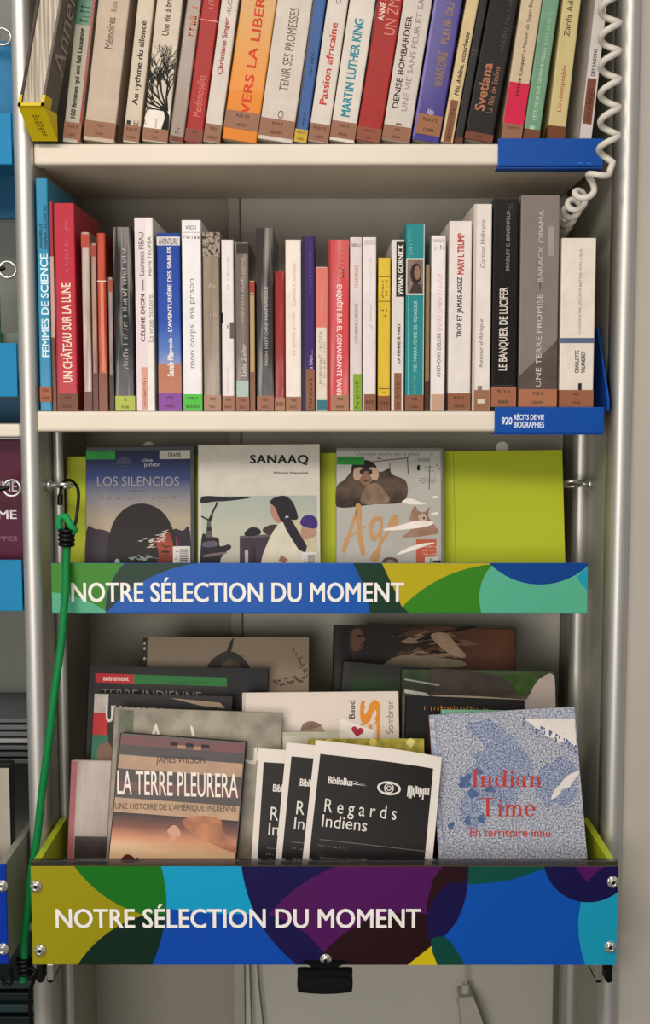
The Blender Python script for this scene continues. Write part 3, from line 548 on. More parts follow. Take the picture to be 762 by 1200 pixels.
for (x0, x1, yt, dy, lab, cov, parts) in row2:
    Yf = Y2+.003+dy; YM = 400
    s = 1.0 if not dy else 1.0
    a = at(x0, YM, Yf); b = at(x1, YM, Yf); t = at(x0, yt, Yf)
    K = (at(x0, 300, Yf).z-at(x0, 400, Yf).z)/100
    H = t.z-Z2-.0004; O = Vector((a.x+.0002, Yf, Z2+.0004)); W = b.x-a.x-.0004
    if cov is None: cov = grad([(0, '#c3a28e'), (.2, '#b9b2c4'), (.34, '#5f83c0'), (.5, '#2c58b0'), (1, '#2a4f9e')], .0, H, rough=.3, nz=.05, coat=.5)
    D = .155 if W > .012 else .13
    nm = 'book' if x1-x0 > 12.2 else 'booklet'
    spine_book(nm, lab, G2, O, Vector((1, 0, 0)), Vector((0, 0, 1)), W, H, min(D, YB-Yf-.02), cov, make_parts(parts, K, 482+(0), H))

# ---- large book sticking out, at the top left
zb = Z1+.0004
BL, BRR = atz(38.5, 165, zb), atz(70, 165, zb); FL, FR = at(21.5, 124, -.05), at(51, 124, -.05)
r = thing('book', 'large grey book jutting out over the shelf with page edges forward and a yellow foot', 'book', group=G1, mw=Matrix.Translation(FL))
Hh = .205; up = Vector((.052, 0.0, .26)).normalized()*Hh
bk = Vector((BL.x-FL.x, BL.y-FL.y, 0)); wid = (FR-FL); dn = Vector((0, 0, BL.z-FL.z)); o0 = Vector((0, 0, 0)); f = 2.6
def hexa(mb, o, ux, uy, uz, mm):
    v = [o+ux*a+uy*b+uz*c for a in (0, 1) for b in (0, 1) for c in (0, 1)]
    mb.add(v, [(0,1,3,2),(4,6,7,5),(0,4,5,1),(2,3,7,6),(0,2,6,4),(1,5,7,3)], mm)
gy = mat('#6a625b', .42)
m = MB(); hexa(m, o0, wid*.1, bk*.55, up, mat('#4f4238', .45)); hexa(m, wid*.9, wid*.1, bk*1.0, up, gy); hexa(m, wid*.1+bk*.56, wid*.5, bk*.03, up, gy); m.build('cover', r)
pg = mat('#d3c8b8', .8, 0, 0, 420, 0, 0, (1.0, 1.0, .02), '#9a9080', (.38, .62))
m = MB(); hexa(m, wid*.105+bk*.06, wid*.5, bk*.49, up*.995, pg); hexa(m, wid*.606+bk*.06, wid*.289, bk*.9, up*.995, pg); m.build('page_block', r)
yl = mat('#d9c21a', .38, 0, .05, 20)
m = MB(); e = up.normalized()
v = [o0, bk+dn, bk, wid*1.03, wid*1.03+bk+dn, wid*1.03+bk]
v = [p-wid*.015-Vector((0, 0, .0003)) for p in v]; m.add(v, [(0, 2, 1), (3, 4, 5), (0, 1, 4, 3), (1, 2, 5, 4), (0, 3, 5, 2)], yl)
for k in (-.035, .94):
    v = [wid*k-Vector((0, .0012, .0003)), wid*(k+.095)-Vector((0, .0012, .0003)), bk*.9+wid*(k+.095), bk*.9+wid*k]
for k, q in ((-.02, .02), (1.0, .02)):
    hexa(m, wid*k-Vector((0, .001, .0003)), wid*q, bk*.5, e*.012, yl)
for k in (-.02, .90): hexa(m, wid*k-Vector((0, .0018, .0003)), wid*.12, Vector((0, .0014, 0)), e*.012, yl)
hexa(m, -wid*.02-Vector((0, .0018, .0003)), wid*1.04, Vector((0, .0014, 0)), e*.0035, yl)
m.build('yellow_foot', r, 'bright yellow cardboard foot with small black print')
m = MB(); ink = mat('#6b5f14', .6); R = random.Random(3); sl = bk+dn; nrm = wid.cross(sl).normalized()
if nrm.y > 0: nrm = -nrm
for i in range(3):
    for k in range(7):
        if R.random() < .2: continue
        a = .42+.10*i; b = .25+.09*k
        q = [wid*a+sl*b, wid*(a+.05)+sl*b, wid*(a+.05)+sl*(b+.055), wid*a+sl*(b+.055)]
        m.add([p+nrm*.0007 for p in q], [(0, 1, 2, 3)], ink)
m.build('small_print', r)
# script title on the side cover, reading upward
m = MB(); vs, fs = glyphs('Annemarie', .0, .25); so = wid*1.002
sc = [so+bk*(.12+.80*(1-b))+up*(.19+.78*a)+Vector((.0006, 0, 0)) for a, b, l in vs]
m.add(sc, fs, mat('#a5998c', .5)); m.build('title', r)

# ------------------------------------------------------------ face-out things in the trays
def lean_frame(tl, tr, bl, Yb, zf, th, T=0.0):
    O0 = Vector((0, Yb, zf)); N = Vector((0, -cos(th), sin(th)))
    a = atplane(*tl, O0, N); b = atplane(*tr, O0, N); c = atplane(*bl, O0, N)
    V = (a-c).normalized(); U = V.cross(N); U.normalize()
    W = (b-a).dot(U); Vd = -V
    H = (a.z-zf)/V.z
    if (U*W).z < 0: H = (a.z+(U*W).z-zf)/V.z
    H -= (.0006+T*sin(th))/V.z
    O = a-V*H
    def P(px, py):
        q = atplane(px, py, O0, N)-O; return (q.dot(U), q.dot(V))
    return O, U, V, W, H, P
LASTW = [1.0]
GT = 'books on display in the lower tray'
TH = radians(13)
def face_thing(name, label, cat, group, tl, tr, bl, Yb, zf, T, cov, th=TH, style='book', pages=PAGES, spine=None, warp=None):
    O, U, V, W, H, P = lean_frame(tl, tr, bl, Yb, zf, th, T); LASTW[0] = W
    r = thing(name, label, cat, group=group, mw=frame_mat(O, U, V))
    if style == 'book':
        t = min(.0022, T*.2); ins = .003 if T > .014 else .0006; m = MB()
        prof = [(W, 0), (.0012, 0), (0, .0012), (0, T-.0012), (.0012, T), (W, T), (W, T-t), (t, T-t), (t, t), (W, t)]
        m.prism(prof, 0, H, cov)
        if spine: m.rect(0, 0, 0, 0, 0, spine); m.v = m.v[:-4]; m.f.pop(); m.m.pop(); m.sm.pop(); m.add([(-.0002, T-.0012, 0), (-.0002, .0012, 0), (-.0002, .0012, H), (-.0002, T-.0012, H)], [(0, 1, 2, 3)], spine)
        m.build('cover', r)
        m = MB(); m.box(t*1.05, W-ins, t*1.03, T-t*1.03, .0005, H-ins, pages); m.build('page_block', r)
    elif style == 'case':
        m = MB(); m.box(0, W, 0.0006, T, 0, H, cov, .002); m.build('case', r)
    elif style == 'leaflet':
        m = MB(); m.rect(0, W, 0, H, 0, cov, 16, 16); n0 = len(m.v)
        m.rect(0, W, 0, H, T, cov, 16, 16); m.f[256:] = [x[::-1] for x in m.f[256:]]
        for k in range(16):
            m.f.append((k, n0+k, n0+k+1, k+1)); q = 272
            m.f.append((q+k, q+k+1, n0+q+k+1, n0+q+k)); a = 17*k
            m.f.append((a, a+17, n0+a+17, n0+a)); a += 16; m.f.append((a, n0+a, n0+a+17, a+17))
            m.m += [0]*4; m.sm += [False]*4
        m.build('sheet', r, warp=warp)
    return r, W, H, P, T
def art(r, name, fn, label=None, warp=None):
    m = MB(); fn(m); m.v = [(min(max(x, -.0008), LASTW[0]+.0001), y, max(z, .0008)) for x, y, z in m.v]
    return m.build(name, r, label, warp=warp)
def ell(cx, cz, rx, rz, n=24, a0=0, a1=2*pi): return [(cx+rx*cos(a0+(a1-a0)*i/n), cz+rz*sin(a0+(a1-a0)*i/n)) for i in range(n)]
def pl(P, pts): return [P(*p) for p in pts]
def pell(P, cx, cy, rx, ry, n=24):
    return [P(cx+rx*cos(2*pi*i/n), cy+ry*sin(2*pi*i/n)) for i in range(n)]
def ptext(m, P, s, x0, x1, y0, y1, y, mm, slope=0.0, **k):   # y0 baseline px, y1 top px; slope px per px
    dy = slope*(x1-x0); m.quadtext(s, [P(x0, y0), P(x1, y0+dy), P(x1, y1+dy), P(x0, y1)], y, mm, **k)
def smooth(pts, n=6, closed=True):
    out = []; L = len(pts)
    for i in range(L if closed else L-1):
        p0, p1, p2, p3 = pts[(i-1) % L], pts[i], pts[(i+1) % L], pts[(i+2) % L]
        for k in range(n):
            t = k/n
            out.append(tuple(.5*(2*p1[j]+(p2[j]-p0[j])*t+(2*p0[j]-5*p1[j]+4*p2[j]-p3[j])*t*t+(3*p1[j]-p0[j]-3*p2[j]+p3[j])*t**3) for j in (0, 1)))
    return out

# ------------------------------------------------------------ display trays (coloured front panels)
def arc(x0, y0, x1, y1, bulge, n=12):   # points from p0 to p1 bending by bulge px to the left of travel
    out = []; dx, dy = x1-x0, y1-y0; L = math.hypot(dx, dy); nx, ny = dy/L, -dx/L
    for i in range(n+1):
        t = i/n; s = 4*t*(1-t)*bulge; out.append((x0+dx*t+nx*s, y0+dy*t+ny*s))
    return out
def clip(poly, x0, x1, y0, y1):
    for ax, lim, sg in ((0, x0, 1), (0, x1, -1), (1, y0, 1), (1, y1, -1)):
        out = []
        for i in range(len(poly)):
            a, b = poly[i-1], poly[i]; ia = (a[ax]-lim)*sg >= 0; ib = (b[ax]-lim)*sg >= 0
            if ia != ib:
                t = (lim-a[ax])/(b[ax]-a[ax]); out.append((a[0]+(b[0]-a[0])*t, a[1]+(b[1]-a[1])*t))
            if ib: out.append(b)
        poly = out
        if not poly: return []
    return poly
LIME = mat('#b9c230', 0.45, 0, .03, 8)
def pm(h): return mat(h, 0.42, 0, .03, 10, coat=.06)
def sign(r, Mi, x0, x1, yt, yb, Y, base, shapes, words, screws, name='front_panel'):
    a = at(x0, yt, Y); b = at(x1, yb, Y); m = MB()
    m.box(a.x, b.x, Y, Y+.004, b.z, a.z, pm(base), .0008)
    xm = (x0+x1)/2
    def P(px, py):
        # regular grid over the panel rectangle
        u = (px-x0)/(x1-x0); v = (py-yt)/(yb-yt); return (a.x+(b.x-a.x)*u, a.z+(b.z-a.z)*v)
    for i, (h, pts) in enumerate(shapes):
        pts = clip(pts, x0+.05, x1-.05, yt+.05, yb-.05)
        if len(pts) > 2: m.poly([P(*p) for p in pts], Y-.0001-.00004*i, pm(h))
    o = m.build(name, r, M=Mi)
    m = MB(); yy = Y-.0003-.00004*len(shapes)
    ptext(m, P, words[0], words[1], words[2], words[3], words[4], yy, mat('#f2efe8', .45), bold=.016)
    m.build('lettering', o, 'white rounded capitals', M=Mi)
    for px, py in screws:
        p = P(px, py); m = MB(); yq = Y-.0002-.00004*len(shapes)
        m.lathe((p[0], yq, p[1]), (0, -1, 0), [(.0068, 0), (.0068, .0008), (.0062, .0014), (.0046, .0014), (.0046, .003), (.004, .0042), (.0024, .0044), (.0022, .003)], STEEL, 14)
        for k in range(8):
            q = 2*pi*k/8; m.lathe((p[0]+.0056*cos(q), yq-.0012, p[1]+.0056*sin(q)), (0, -1, 0), [(.0011, 0), (.0008, .0009)], STEEL, 6)
        m.lathe((p[0], yq-.003, p[1]), (0, -1, 0), [(.0021, 0), (.0021, .0003)], DARK, 6)
        m.build('screw', o, M=Mi)
    return P

# upper tray
YS = 0.0
tr2 = thing('display_tray', 'upper tray with blue-green patterned front panel and lime green back, holding three covers', 'display tray', (0, YS, at(381, 718, YS).z), 'trays for featured titles')
M2 = Matrix.Translation(-Vector(tr2.location)); zf2 = at(381, 714, YS).z
GR, DG, BL_, YE, TE = '#3f8a1e', '#17462f', '#0360b2', '#bdae12', '#62b698'
sh = [
 (GR, [(60, 660)]+arc(145, 660, 122, 718, -6)+[(60, 718)]),
 ('#5cb08e', arc(60, 694, 126, 718, 5)+[(60, 718)]),
 (DG, arc(146, 660, 123, 719, -7)[:]+arc(123, 719, 231, 660, 12)),
 (DG, arc(413, 660, 433, 718, 3)+[(480, 718), (466, 700), (447, 660)]),
 (YE, [(447, 660), (575, 660), (575, 718), (473, 718), (466, 700)]),
 (GR, arc(470, 712, 577, 661, 11)+arc(577, 661, 566, 718, -9)+[(478, 718)]),
 (TE, arc(577, 661, 564, 718, -8)[::1]+[(688, 718), (688, 660)]),
 (DG, [(466, 700), (470, 710), (479, 718), (458, 718)]),
 ('#0b4d93', [(632+83*cos(2*pi*i/48), 602+83*sin(2*pi*i/48)) for i in range(48)]),
 ('#0a4682', clip([(632+83*cos(2*pi*i/48), 602+83*sin(2*pi*i/48)) for i in range(48)], 560, 581, 660, 718)),
 ('#27a3b4', [(675, 676), (688, 664), (688, 692), (681, 685)]),
]
P2 = sign(tr2, M2, 60, 688, 660, 718.5, YS, BL_, sh, ('NOTRE SÉLECTION DU MOMENT', 83, 473, 705.5, 676.5), [])
m = MB(); th2 = radians(9); a = at(60, 700, YS); b = at(688, 700, YS)
m.box(a.x+.022, b.x-.022, YS+.0042, YS+.09, zf2-.003, zf2, LIME); m.build('tray_floor', tr2, M=M2)
O, U, V, W, H, P = lean_frame((78, 535), (659.5, 534.5), (78, 600), .058, zf2, th2)
mm = MB(); mm.box(0, W, 0, .004, 0, H, LIME, .0006)
xs = P(533, 600)[0]; mm.rect(xs-.0004, xs+.0004, 0, H, -.0001, mat('#8a9e1a', .5))
FMx = frame_mat(O, U, V); mm.build('back_panel', tr2, M=M2 @ FMx)
for px in (590, 180):
    p = at(px, 527, .15); m = MB(); m.lathe((p.x, .16, p.z), (-.15, -1, .12), [(.006, 0), (.006, .02), (.008, .02), (.008, .028)], STEEL, 12)
    o = bpart(m, 'peg')

# DVD-style cases and a paperback in the upper tray
GD = 'covers on display in the upper tray'
th3 = th2
r, W, H, P, Tt = face_thing('disc_case', 'disc case with a night-blue top and a hooded child in front of a pale sky', 'disc case', GD, (100, 523), (228, 523), (100, 640), .036, zf2, .014, mat('#55585a', .3, coat=.5), th3, 'case')
zb_ = P(104, 715)[1]; zt_ = P(104, 527)[1]
sky = grad([(0, '#4a3d44'), (.28, '#63525c'), (.40, '#b9a894'), (.56, '#b5a893'), (.70, '#8d8c90'), (.82, '#3d4a78'), (1, '#2b2f4c')], zb_, zt_, nz=.03, coat=.6, rough=.25)
def f(m):
    a = P(101, 716); b = P(223, 527); m.rect(a[0], b[0], max(a[1], .001), b[1], -.0001, sky)
    hood = mat('#2f2523', .35, 0, .15, 30); skin = grad([(0, '#7c3426'), (.5, '#a85238'), (1, '#8f3a2a')], P(0, 660)[1], P(0, 625)[1], nz=.1)
    m.poly(pl(P, smooth([(101, 624), (112, 620), (128, 624), (130, 640), (128, 716), (101, 716)], 4)), -.00015, mat('#4a3f4c', .4))
    m.poly(pl(P, smooth([(200, 628), (214, 622), (223, 624), (223, 716), (205, 716)], 4)), -.00015, mat('#3f3040', .4))
    m.poly(pl(P, smooth([(118, 716), (122, 680), (126, 640), (133, 612), (148, 595), (166, 590), (184, 595), (197, 608), (205, 628), (211, 655), (214, 716)], 6)), -.0002, hood)
    m.poly(pl(P, smooth([(183, 632), (192, 626), (199, 625), (203, 640), (204, 665), (200, 716), (186, 716), (184, 665), (186, 650)], 5)), -.00025, skin)
    m.poly(pl(P, smooth([(188.5, 646.5), (194, 645.2), (199.5, 646.8), (194, 648)], 4)), -.0003, mat('#3d1a14', .4)); m.poly(pl(P, smooth([(188, 638), (195, 640), (201, 639), (195, 642)], 3)), -.0003, mat('#5a221a', .4))
    m.poly(pl(P, smooth([(191, 650.5), (195, 649.6), (199, 650.6), (195, 651.4)], 3)), -.0003, mat('#7a2a22', .4))
    m.poly(pl(P, smooth([(206, 628), (209, 640), (210, 655), (207, 648)], 3)), -.0003, mat('#8a3a5c', .4))
    R = random.Random(2); wl = mat('#c9b9ae', .4)
    for i in range(18):
        x = R.uniform(160, 190); yv = 640-(x-160)*.45+R.uniform(-6, 8); m.poly(pl(P, [(x, yv), (x+R.uniform(5, 11), yv-R.uniform(0, 4)), (x+4, yv+.9)]), -.0003-.00001*i, wl)
    for i in range(8):
        x = 150+i*4; m.poly(pl(P, [(x, 652+R.uniform(-3, 6)), (x+10, 650+R.uniform(-2, 6)), (x+5, 654+R.uniform(-2, 5))]), -.0003, mat('#9aa59a', .4))
    m.poly(pell(P, 137.5, 658, 3, 3.2), -.0003, mat('#a5b3b5', .4))
art(r, 'cover_picture', f)
def f(m):
    ptext(m, P, 'LOS SILENCIOS', 114, 210, 569.5, 558.5, -.00035, mat('#979490', .4), bold=-.006)
    m.scrib(*(P(115, 585)[0], P(209, 585)[0], P(115, 585.5)[1], P(115, 581.5)[1]), -.00035, mat('#85796a', .4), 0, n=34, seed=5)
    m.scrib(*(P(153, 577)[0], P(172, 577)[0], P(115, 577.2)[1], P(115, 575.2)[1]), -.00035, mat('#5c544e', .4), 0, seed=6)
art(r, 'title', f)
def f(m):
    g = mat('#8d8f9a', .4)
    ptext(m, P, 'cine', 166, 179, 541, 537, -.00035, mat('#c5c6c9', .4)); ptext(m, P, 'junior', 169, 188, 548, 542, -.00035, mat('#c5c6c9', .4))
    m.poly(pl(P, [(136, 544), (155, 544), (154, 539), (150, 536), (146, 533.5), (141, 536), (137, 539)]), -.0003, mat('#4c5068', .4)); m.poly(pl(P, [(138, 547), (153, 547), (153, 546), (138, 546)]), -.0003, mat('#4c5068', .4))
art(r, 'emblems', f)
def f(m):
    a = P(101, 538.5); b = P(135, 528); m.rect(a[0], b[0], a[1], b[1], -.00035, mat('#35a04e', .45)); m.scrib(P(104, 0)[0], P(132, 0)[0], P(0, 533)[1], P(0, 530)[1], -.0004, mat('#1b5a2c', .5), 0, seed=7); m.scrib(P(113, 0)[0], P(124, 0)[0], P(0, 537)[1], P(0, 534.5)[1], -.0004, mat('#1b5a2c', .5), 0, seed=8)
art(r, 'call_number_label', f)
def f(m):
    a = P(187, 538); b = P(223, 527.5); m.rect(a[0], b[0], a[1], b[1], -.00035, mat('#c5c1b6', .45)); ptext(m, P, 'DRAME', 197, 212, 535, 530.5, -.0004, mat('#4a4743', .5), bold=.02)
art(r, 'genre_sticker', f)
def barcode(m, P, x0, x1, y0, y1, ya):
    a = P(x0, y1); b = P(x1, y0); m.rect(a[0], b[0], a[1], b[1], ya, mat('#d9d5cf', .45)); R = random.Random(1); yv = y0+3; ink = mat('#2c2826', .5)
    while yv < y1-1.5:
        h = R.choice((.6, .9, 1.4)); p = P(x0+(x1-x0)*.38, yv+h); q = P(x0+(x1-x0)*.88, yv); m.rect(p[0], q[0], p[1], q[1], ya-.00005, ink); yv += h+R.choice((.6, 1.0))
    p = P(x0+(x1-x0)*.12, y1-4); q = P(x0+(x1-x0)*.28, y0+3); m.scrib(p[0], q[0], p[1], q[1], ya-.00005, ink, 1, seed=4)
art(r, 'barcode_sticker', lambda m: barcode(m, P, 203, 223, 640, 690, -.0004))

r, W, H, P, Tt = face_thing('book', 'white paperback with bold black title above a photo of a woman carrying a child', 'book', GD, (232, 521.5), (374.5, 520.5), (232, 650), .030, zf2, .012, mat('#cfcabd', .42, coat=.2), th3, 'book')
def f(m):
    a = P(236, 714); b = P(371.5, 580.5); m.rect(a[0], b[0], max(a[1], .001), b[1], -.0001, grad([(0, '#b9b7a6'), (.5, '#c0beae'), (1, '#a9b2a8')], P(0, 660)[1], P(0, 580)[1], nz=.25, nscale=25))
    dk = mat('#2c2330', .4, 0, .3, 60); pu = mat('#4a3c4c', .4, 0, .2, 50); y = -.00015
    m.poly(pl(P, smooth([(236, 583), (245, 581), (268, 583), (291, 582), (291, 584), (268, 587), (250, 588), (236, 590)], 4)), y, dk)
    m.poly(pl(P, [(254, 588), (256, 589), (246, 610), (244, 609)]), y, dk); m.poly(pl(P, [(236, 604), (246, 609), (249, 604), (250, 605), (247, 612), (236, 606)]), y, dk); m.poly(pl(P, [(243, 610), (247, 610), (249, 630), (241, 630)]), y-.00002, mat('#5f6060', .4))
    m.poly(pl(P, [(243, 618), (248, 618), (248, 622), (243, 622)]), y-.00004, dk)
    m.poly(pl(P, smooth([(236, 632), (245, 629), (256, 631), (258, 640), (268, 638), (271, 642), (262, 650), (258, 662), (258, 714), (236, 714)], 5)), y, dk)
    m.poly(pl(P, smooth([(238, 636), (252, 634), (254, 640), (239, 641)], 4)), y-.00003, mat('#6a5f6c', .4)); m.poly(pl(P, smooth([(240, 650), (262, 647), (264, 649), (241, 653)], 4)), y-.00003, mat('#7a6c6a', .4))
    m.poly(pl(P, [(281, 628), (318, 626), (318, 714), (281, 714)]), y, pu); m.poly(pl(P, [(281, 628), (318, 626), (318, 629), (281, 631)]), y-.00003, mat('#6c5e66', .4))
    m.poly(pl(P, smooth([(287, 624), (294, 618), (303, 619), (306, 625), (298, 628), (288, 628)], 4)), y-.00003, mat('#2f2730', .4)); m.poly(pl(P, smooth([(308, 620), (317, 615), (326, 616), (324, 626), (312, 626)], 4)), y-.00003, mat('#4c3c38', .4))
    m.poly(pl(P, [(287, 645), (291, 645), (291, 660), (287, 660)]), y-.00004, mat('#b5b0a5', .4)); m.poly(pl(P, [(296, 642), (300, 642), (300, 660), (296, 660)]), y-.00004, mat('#3a3038', .4))
    coat_ = mat('#d3ccb8', .45, 0, .1, 40)
    m.poly(pl(P, smooth([(331, 612), (340, 616), (352, 640), (360, 650), (360, 714), (300, 714), (306, 660), (312, 640), (322, 620)], 5)), y-.00004, coat_)
    m.poly(pl(P, smooth([(344, 608), (356, 612), (366, 628), (372, 640), (371.5, 660), (360, 655), (350, 635)], 4)), y-.00005, mat('#c6bd9f', .45))
    m.poly(pl(P, smooth([(318, 591), (322, 590), (330, 600), (332, 608), (326, 613), (321, 609), (317, 600)], 4)), y-.00006, mat('#b58a78', .45))
    m.poly(pl(P, smooth([(316, 589), (322, 583), (334, 581), (343, 588), (348, 600), (349, 608), (342, 609), (336, 604), (331, 612), (327, 606), (322, 594)], 5)), y-.00008, mat('#2b2230', .4))
    m.poly(pl(P, [(330, 608), (340, 606), (360, 640), (358, 648), (350, 644), (336, 622)]), y-.00009, mat('#33263a', .4))
    m.poly(pl(P, smooth([(353, 620), (358, 612), (368, 616), (371, 626), (362, 632), (354, 630)], 4)), y-.0001, mat('#b5917e', .45)); m.poly(pl(P, smooth([(352, 614), (356, 605), (366, 604), (371.5, 609), (371.5, 618), (363, 619)], 4)), y-.00012, mat('#43307c', .4))
    m.poly(pl(P, [(330, 650), (338, 656), (334, 660), (326, 658)]), y-.0001, mat('#a5765c', .4))
art(r, 'cover_picture', f)
art(r, 'title', lambda m: (ptext(m, P, 'SANAAQ', 293, 361.5, 545, 533, -.00012, mat('#1d1a18', .45), bold=.03, spacing=1.1)))
art(r, 'author', lambda m: ptext(m, P, 'Mitiarjuk Nappaaluk', 321, 361.5, 556.5, 552.5, -.00012, mat('#3a3531', .45), bold=.015))
art(r, 'barcode_sticker', lambda m: barcode(m, P, 354, 371.5, 647, 690, -.0004))

r, W, H, P, Tt = face_thing('disc_case', 'disc case with a fur-clad person looking through their hands and tan brushed title', 'disc case', GD, (394, 524), (520, 524), (394, 650), .036, zf2, .014, mat('#8d8b82', .3, coat=.5), th3, 'case')
def f(m):
    a = P(394.5, 716); b = P(516.5, 528); m.rect(a[0], b[0], max(a[1], .001), b[1], -.0001, mat('#b9b6ae', .3, 0, .06, 20, coat=.6)); y = -.00015
    fur = grad([(0, '#3d3028'), (.5, '#6a5646'), (1, '#2f2722')], P(0, 595)[1], P(0, 545)[1], nz=.5, nscale=60)
    m.poly(pl(P, smooth([(395, 570), (404, 562), (412, 552), (420, 545), (434, 548), (446, 553), (456, 549), (460, 556), (474, 562), (478, 572), (476, 584), (466, 590), (440, 591), (395, 594)], 5)), y, fur)
    m.poly(pl(P, smooth([(428, 572), (440, 566), (450, 574), (456, 588), (424, 590)], 4)), y-.00001, mat('#8a7360', .45, 0, .4, 60))
    m.poly(pl(P, smooth([(412, 552), (414, 543), (424, 539), (436, 541), (442, 549), (438, 556), (416, 558)], 4)), y-.00002, mat('#211b19', .4))
    m.poly(pl(P, smooth([(420, 556), (430, 552), (440, 556), (434, 566), (429, 569), (423, 565)], 4)), y-.00003, mat('#8f6e5a', .45)); m.poly(pl(P, smooth([(425, 563), (429, 562), (433, 563), (429, 565)], 3)), y-.00006, mat('#6a443a', .4))
    for cx, s in ((421, 1), (437, -1)):
        m.poly(pl(P, smooth([(cx-7*s, 556), (cx-5*s, 549), (cx+3*s, 548), (cx+4*s, 554), (cx, 562), (cx-5*s, 562)], 4)), y-.00004, mat('#c0a48e', .45)); m.poly(pell(P, cx+3*s, 553, 2.4, 3, 12), y-.00006, mat('#2a1c18', .4))
    tan_ = mat('#c39a6c', .4, 0, .08, 30)
    # brushed letters A, g, a/o
    m.poly(pl(P, smooth([(417, 592), (421, 590), (424, 596), (424, 620), (428, 646), (427, 650), (423, 649), (419, 628), (417, 605)], 5)), y-.0001, tan_)
    m.poly(pl(P, smooth([(416, 600), (418, 604), (406, 644), (402, 647), (401, 643), (409, 622)], 5)), y-.0001, tan_); m.poly(pl(P, [(403, 632), (428, 616), (430, 617), (404, 634)]), y-.00012, tan_)
    m.poly(pl(P, smooth([(433, 614), (440, 605), (446, 607), (446, 610), (440, 612), (437, 622), (440, 628), (446, 620), (448, 621), (441, 633), (434, 631)], 4)), y-.0001, tan_)
    m.poly(pl(P, smooth([(446, 608), (449, 609), (447, 640), (444, 656), (437, 659), (434, 654), (437, 648), (442, 642), (445, 628)], 5)), y-.00011, tan_); m.poly(pl(P, smooth([(445, 634), (457, 620), (458, 622), (447, 638)], 3)), y-.00012, tan_)
    m.poly(pl(P, smooth([(456, 612), (460, 605), (466, 603), (467, 608), (464, 617), (458, 620), (455, 617)], 4)), y-.0001, tan_)
    fox = mat('#a0806c', .45, 0, .25, 60)
    m.poly(pl(P, smooth([(480, 608), (486, 593), (491, 599), (498, 600), (504, 594), (502, 604), (507, 612), (514, 622), (510, 626), (474, 630), (480, 622), (486, 614)], 4)), y-.0001, fox); m.poly(pl(P, smooth([(490, 604), (498, 602), (500, 609), (494, 612)], 3)), y-.00012, mat('#c5ab98', .45)); m.poly(pell(P, 497, 607, 1.2, 1.4, 8), y-.00014, BLACK)
    m.poly(pl(P, smooth([(449, 656), (457, 653), (466, 656), (466, 668), (449, 668)], 4)), y-.0001, mat('#6a5240', .45)); m.poly(pl(P, smooth([(453, 658), (458, 656), (463, 659), (458, 663)], 4)), y-.00012, mat('#a58a6e', .45))
    bkl = mat('#57524e', .4)
    for q in (((434, 541), (478, 536), (478, 537), (434, 542)), ((477, 536), (478.2, 536), (479, 556), (478, 556)), ((503.5, 545), (504.3, 545), (503.5, 574), (502.5, 574)), ((511, 544), (512, 544), (516, 551), (515, 551)), ((456, 543), (457, 543), (458, 551), (457, 551))): m.poly(pl(P, q), y-.0001, bkl)
    for q in (((471, 588), (480, 584), (492, 588), (499, 591), (480, 591)), ((448, 621), (470, 615), (490, 610), (508, 612), (500, 617), (470, 621)), ((464, 650), (478, 642), (495, 637), (510, 636), (495, 641), (475, 648)), ((507, 582), (513, 581), (514, 583), (508, 584)), ((505, 602), (513, 600), (514, 602), (508, 603))):
        m.poly(pl(P, smooth(q, 3)), y-.00016, mat('#f0e6dc', .2, coat=.8))
art(r, 'cover_picture', f)
def f(m):
    ptext(m, P, '“Un conte touché par la grâce”', 415, 494, 535, 529.5, -.00025, mat('#7c746e', .4)); m.scrib(P(443, 0)[0], P(460, 0)[0], P(0, 539)[1], P(0, 537)[1], -.00025, mat('#9a4a40', .4), 0, seed=3); m.poly(pl(P, [(442, 538), (446, 538), (444.5, 535)]), -.00026, mat('#a33a30', .4))
    ptext(m, P, 'DRAME', 490, 504, 541, 537, -.00025, mat('#6a6560', .4)); m.poly(pl(P, smooth([(489, 551), (489, 546), (492, 545), (492, 551)], 3)), -.00025, BLACK)
    for i, (y0, x0, x1) in enumerate(((547, 495, 508), (551, 495, 508), (557, 497, 501), (560, 489, 508), (562.5, 489, 508), (565, 490, 507))): m.scrib(P(x0, 0)[0], P(x1, 0)[0], P(0, y0+1.2)[1], P(0, y0-.8)[1], -.00025, mat('#4c4744', .4), 0, seed=30+i)
    ptext(m, P, 'VF', 504, 508, 534, 530.5, -.00025, mat('#7c746e', .4))
art(r, 'lettering', f)
def f(m):
    a = P(395, 544.5); b = P(427, 535); m.rect(a[0], b[0], a[1], b[1], -.0003, mat('#2f9a3c', .45)); m.scrib(P(397, 0)[0], P(425, 0)[0], P(0, 539)[1], P(0, 536.5)[1], -.00035, mat('#174f22', .5), 0, seed=7); m.scrib(P(407, 0)[0], P(416, 0)[0], P(0, 543.5)[1], P(0, 541)[1], -.00035, mat('#174f22', .5), 0, seed=8)
art(r, 'call_number_label', f)
def f(m):
    a = P(488, 714); b = P(511.5, 632); m.rect(a[0], b[0], max(a[1], .002), b[1], -.00026, mat('#c0674c', .4)); 
    for i, yv in enumerate((641, 645.5, 650)): m.scrib(P(492, 0)[0], P(509, 0)[0], P(0, yv)[1], P(0, yv-2.2)[1], -.00033, mat('#e6cfc4', .4), 0, seed=70+i)
    m.poly(pl(P, [(498, 653), (514, 652), (514, 668), (498, 668)]), -.00034, mat('#d0cbc2', .4)); m.rect(P(501, 0)[0], P(502, 0)[0], P(0, 660)[1], P(0, 654)[1], -.00036, BLACK); m.rect(P(504, 0)[0], P(513, 0)[0], P(0, 659)[1], P(0, 656.5)[1], -.00036, BLACK)
art(r, 'orange_sticker', f)

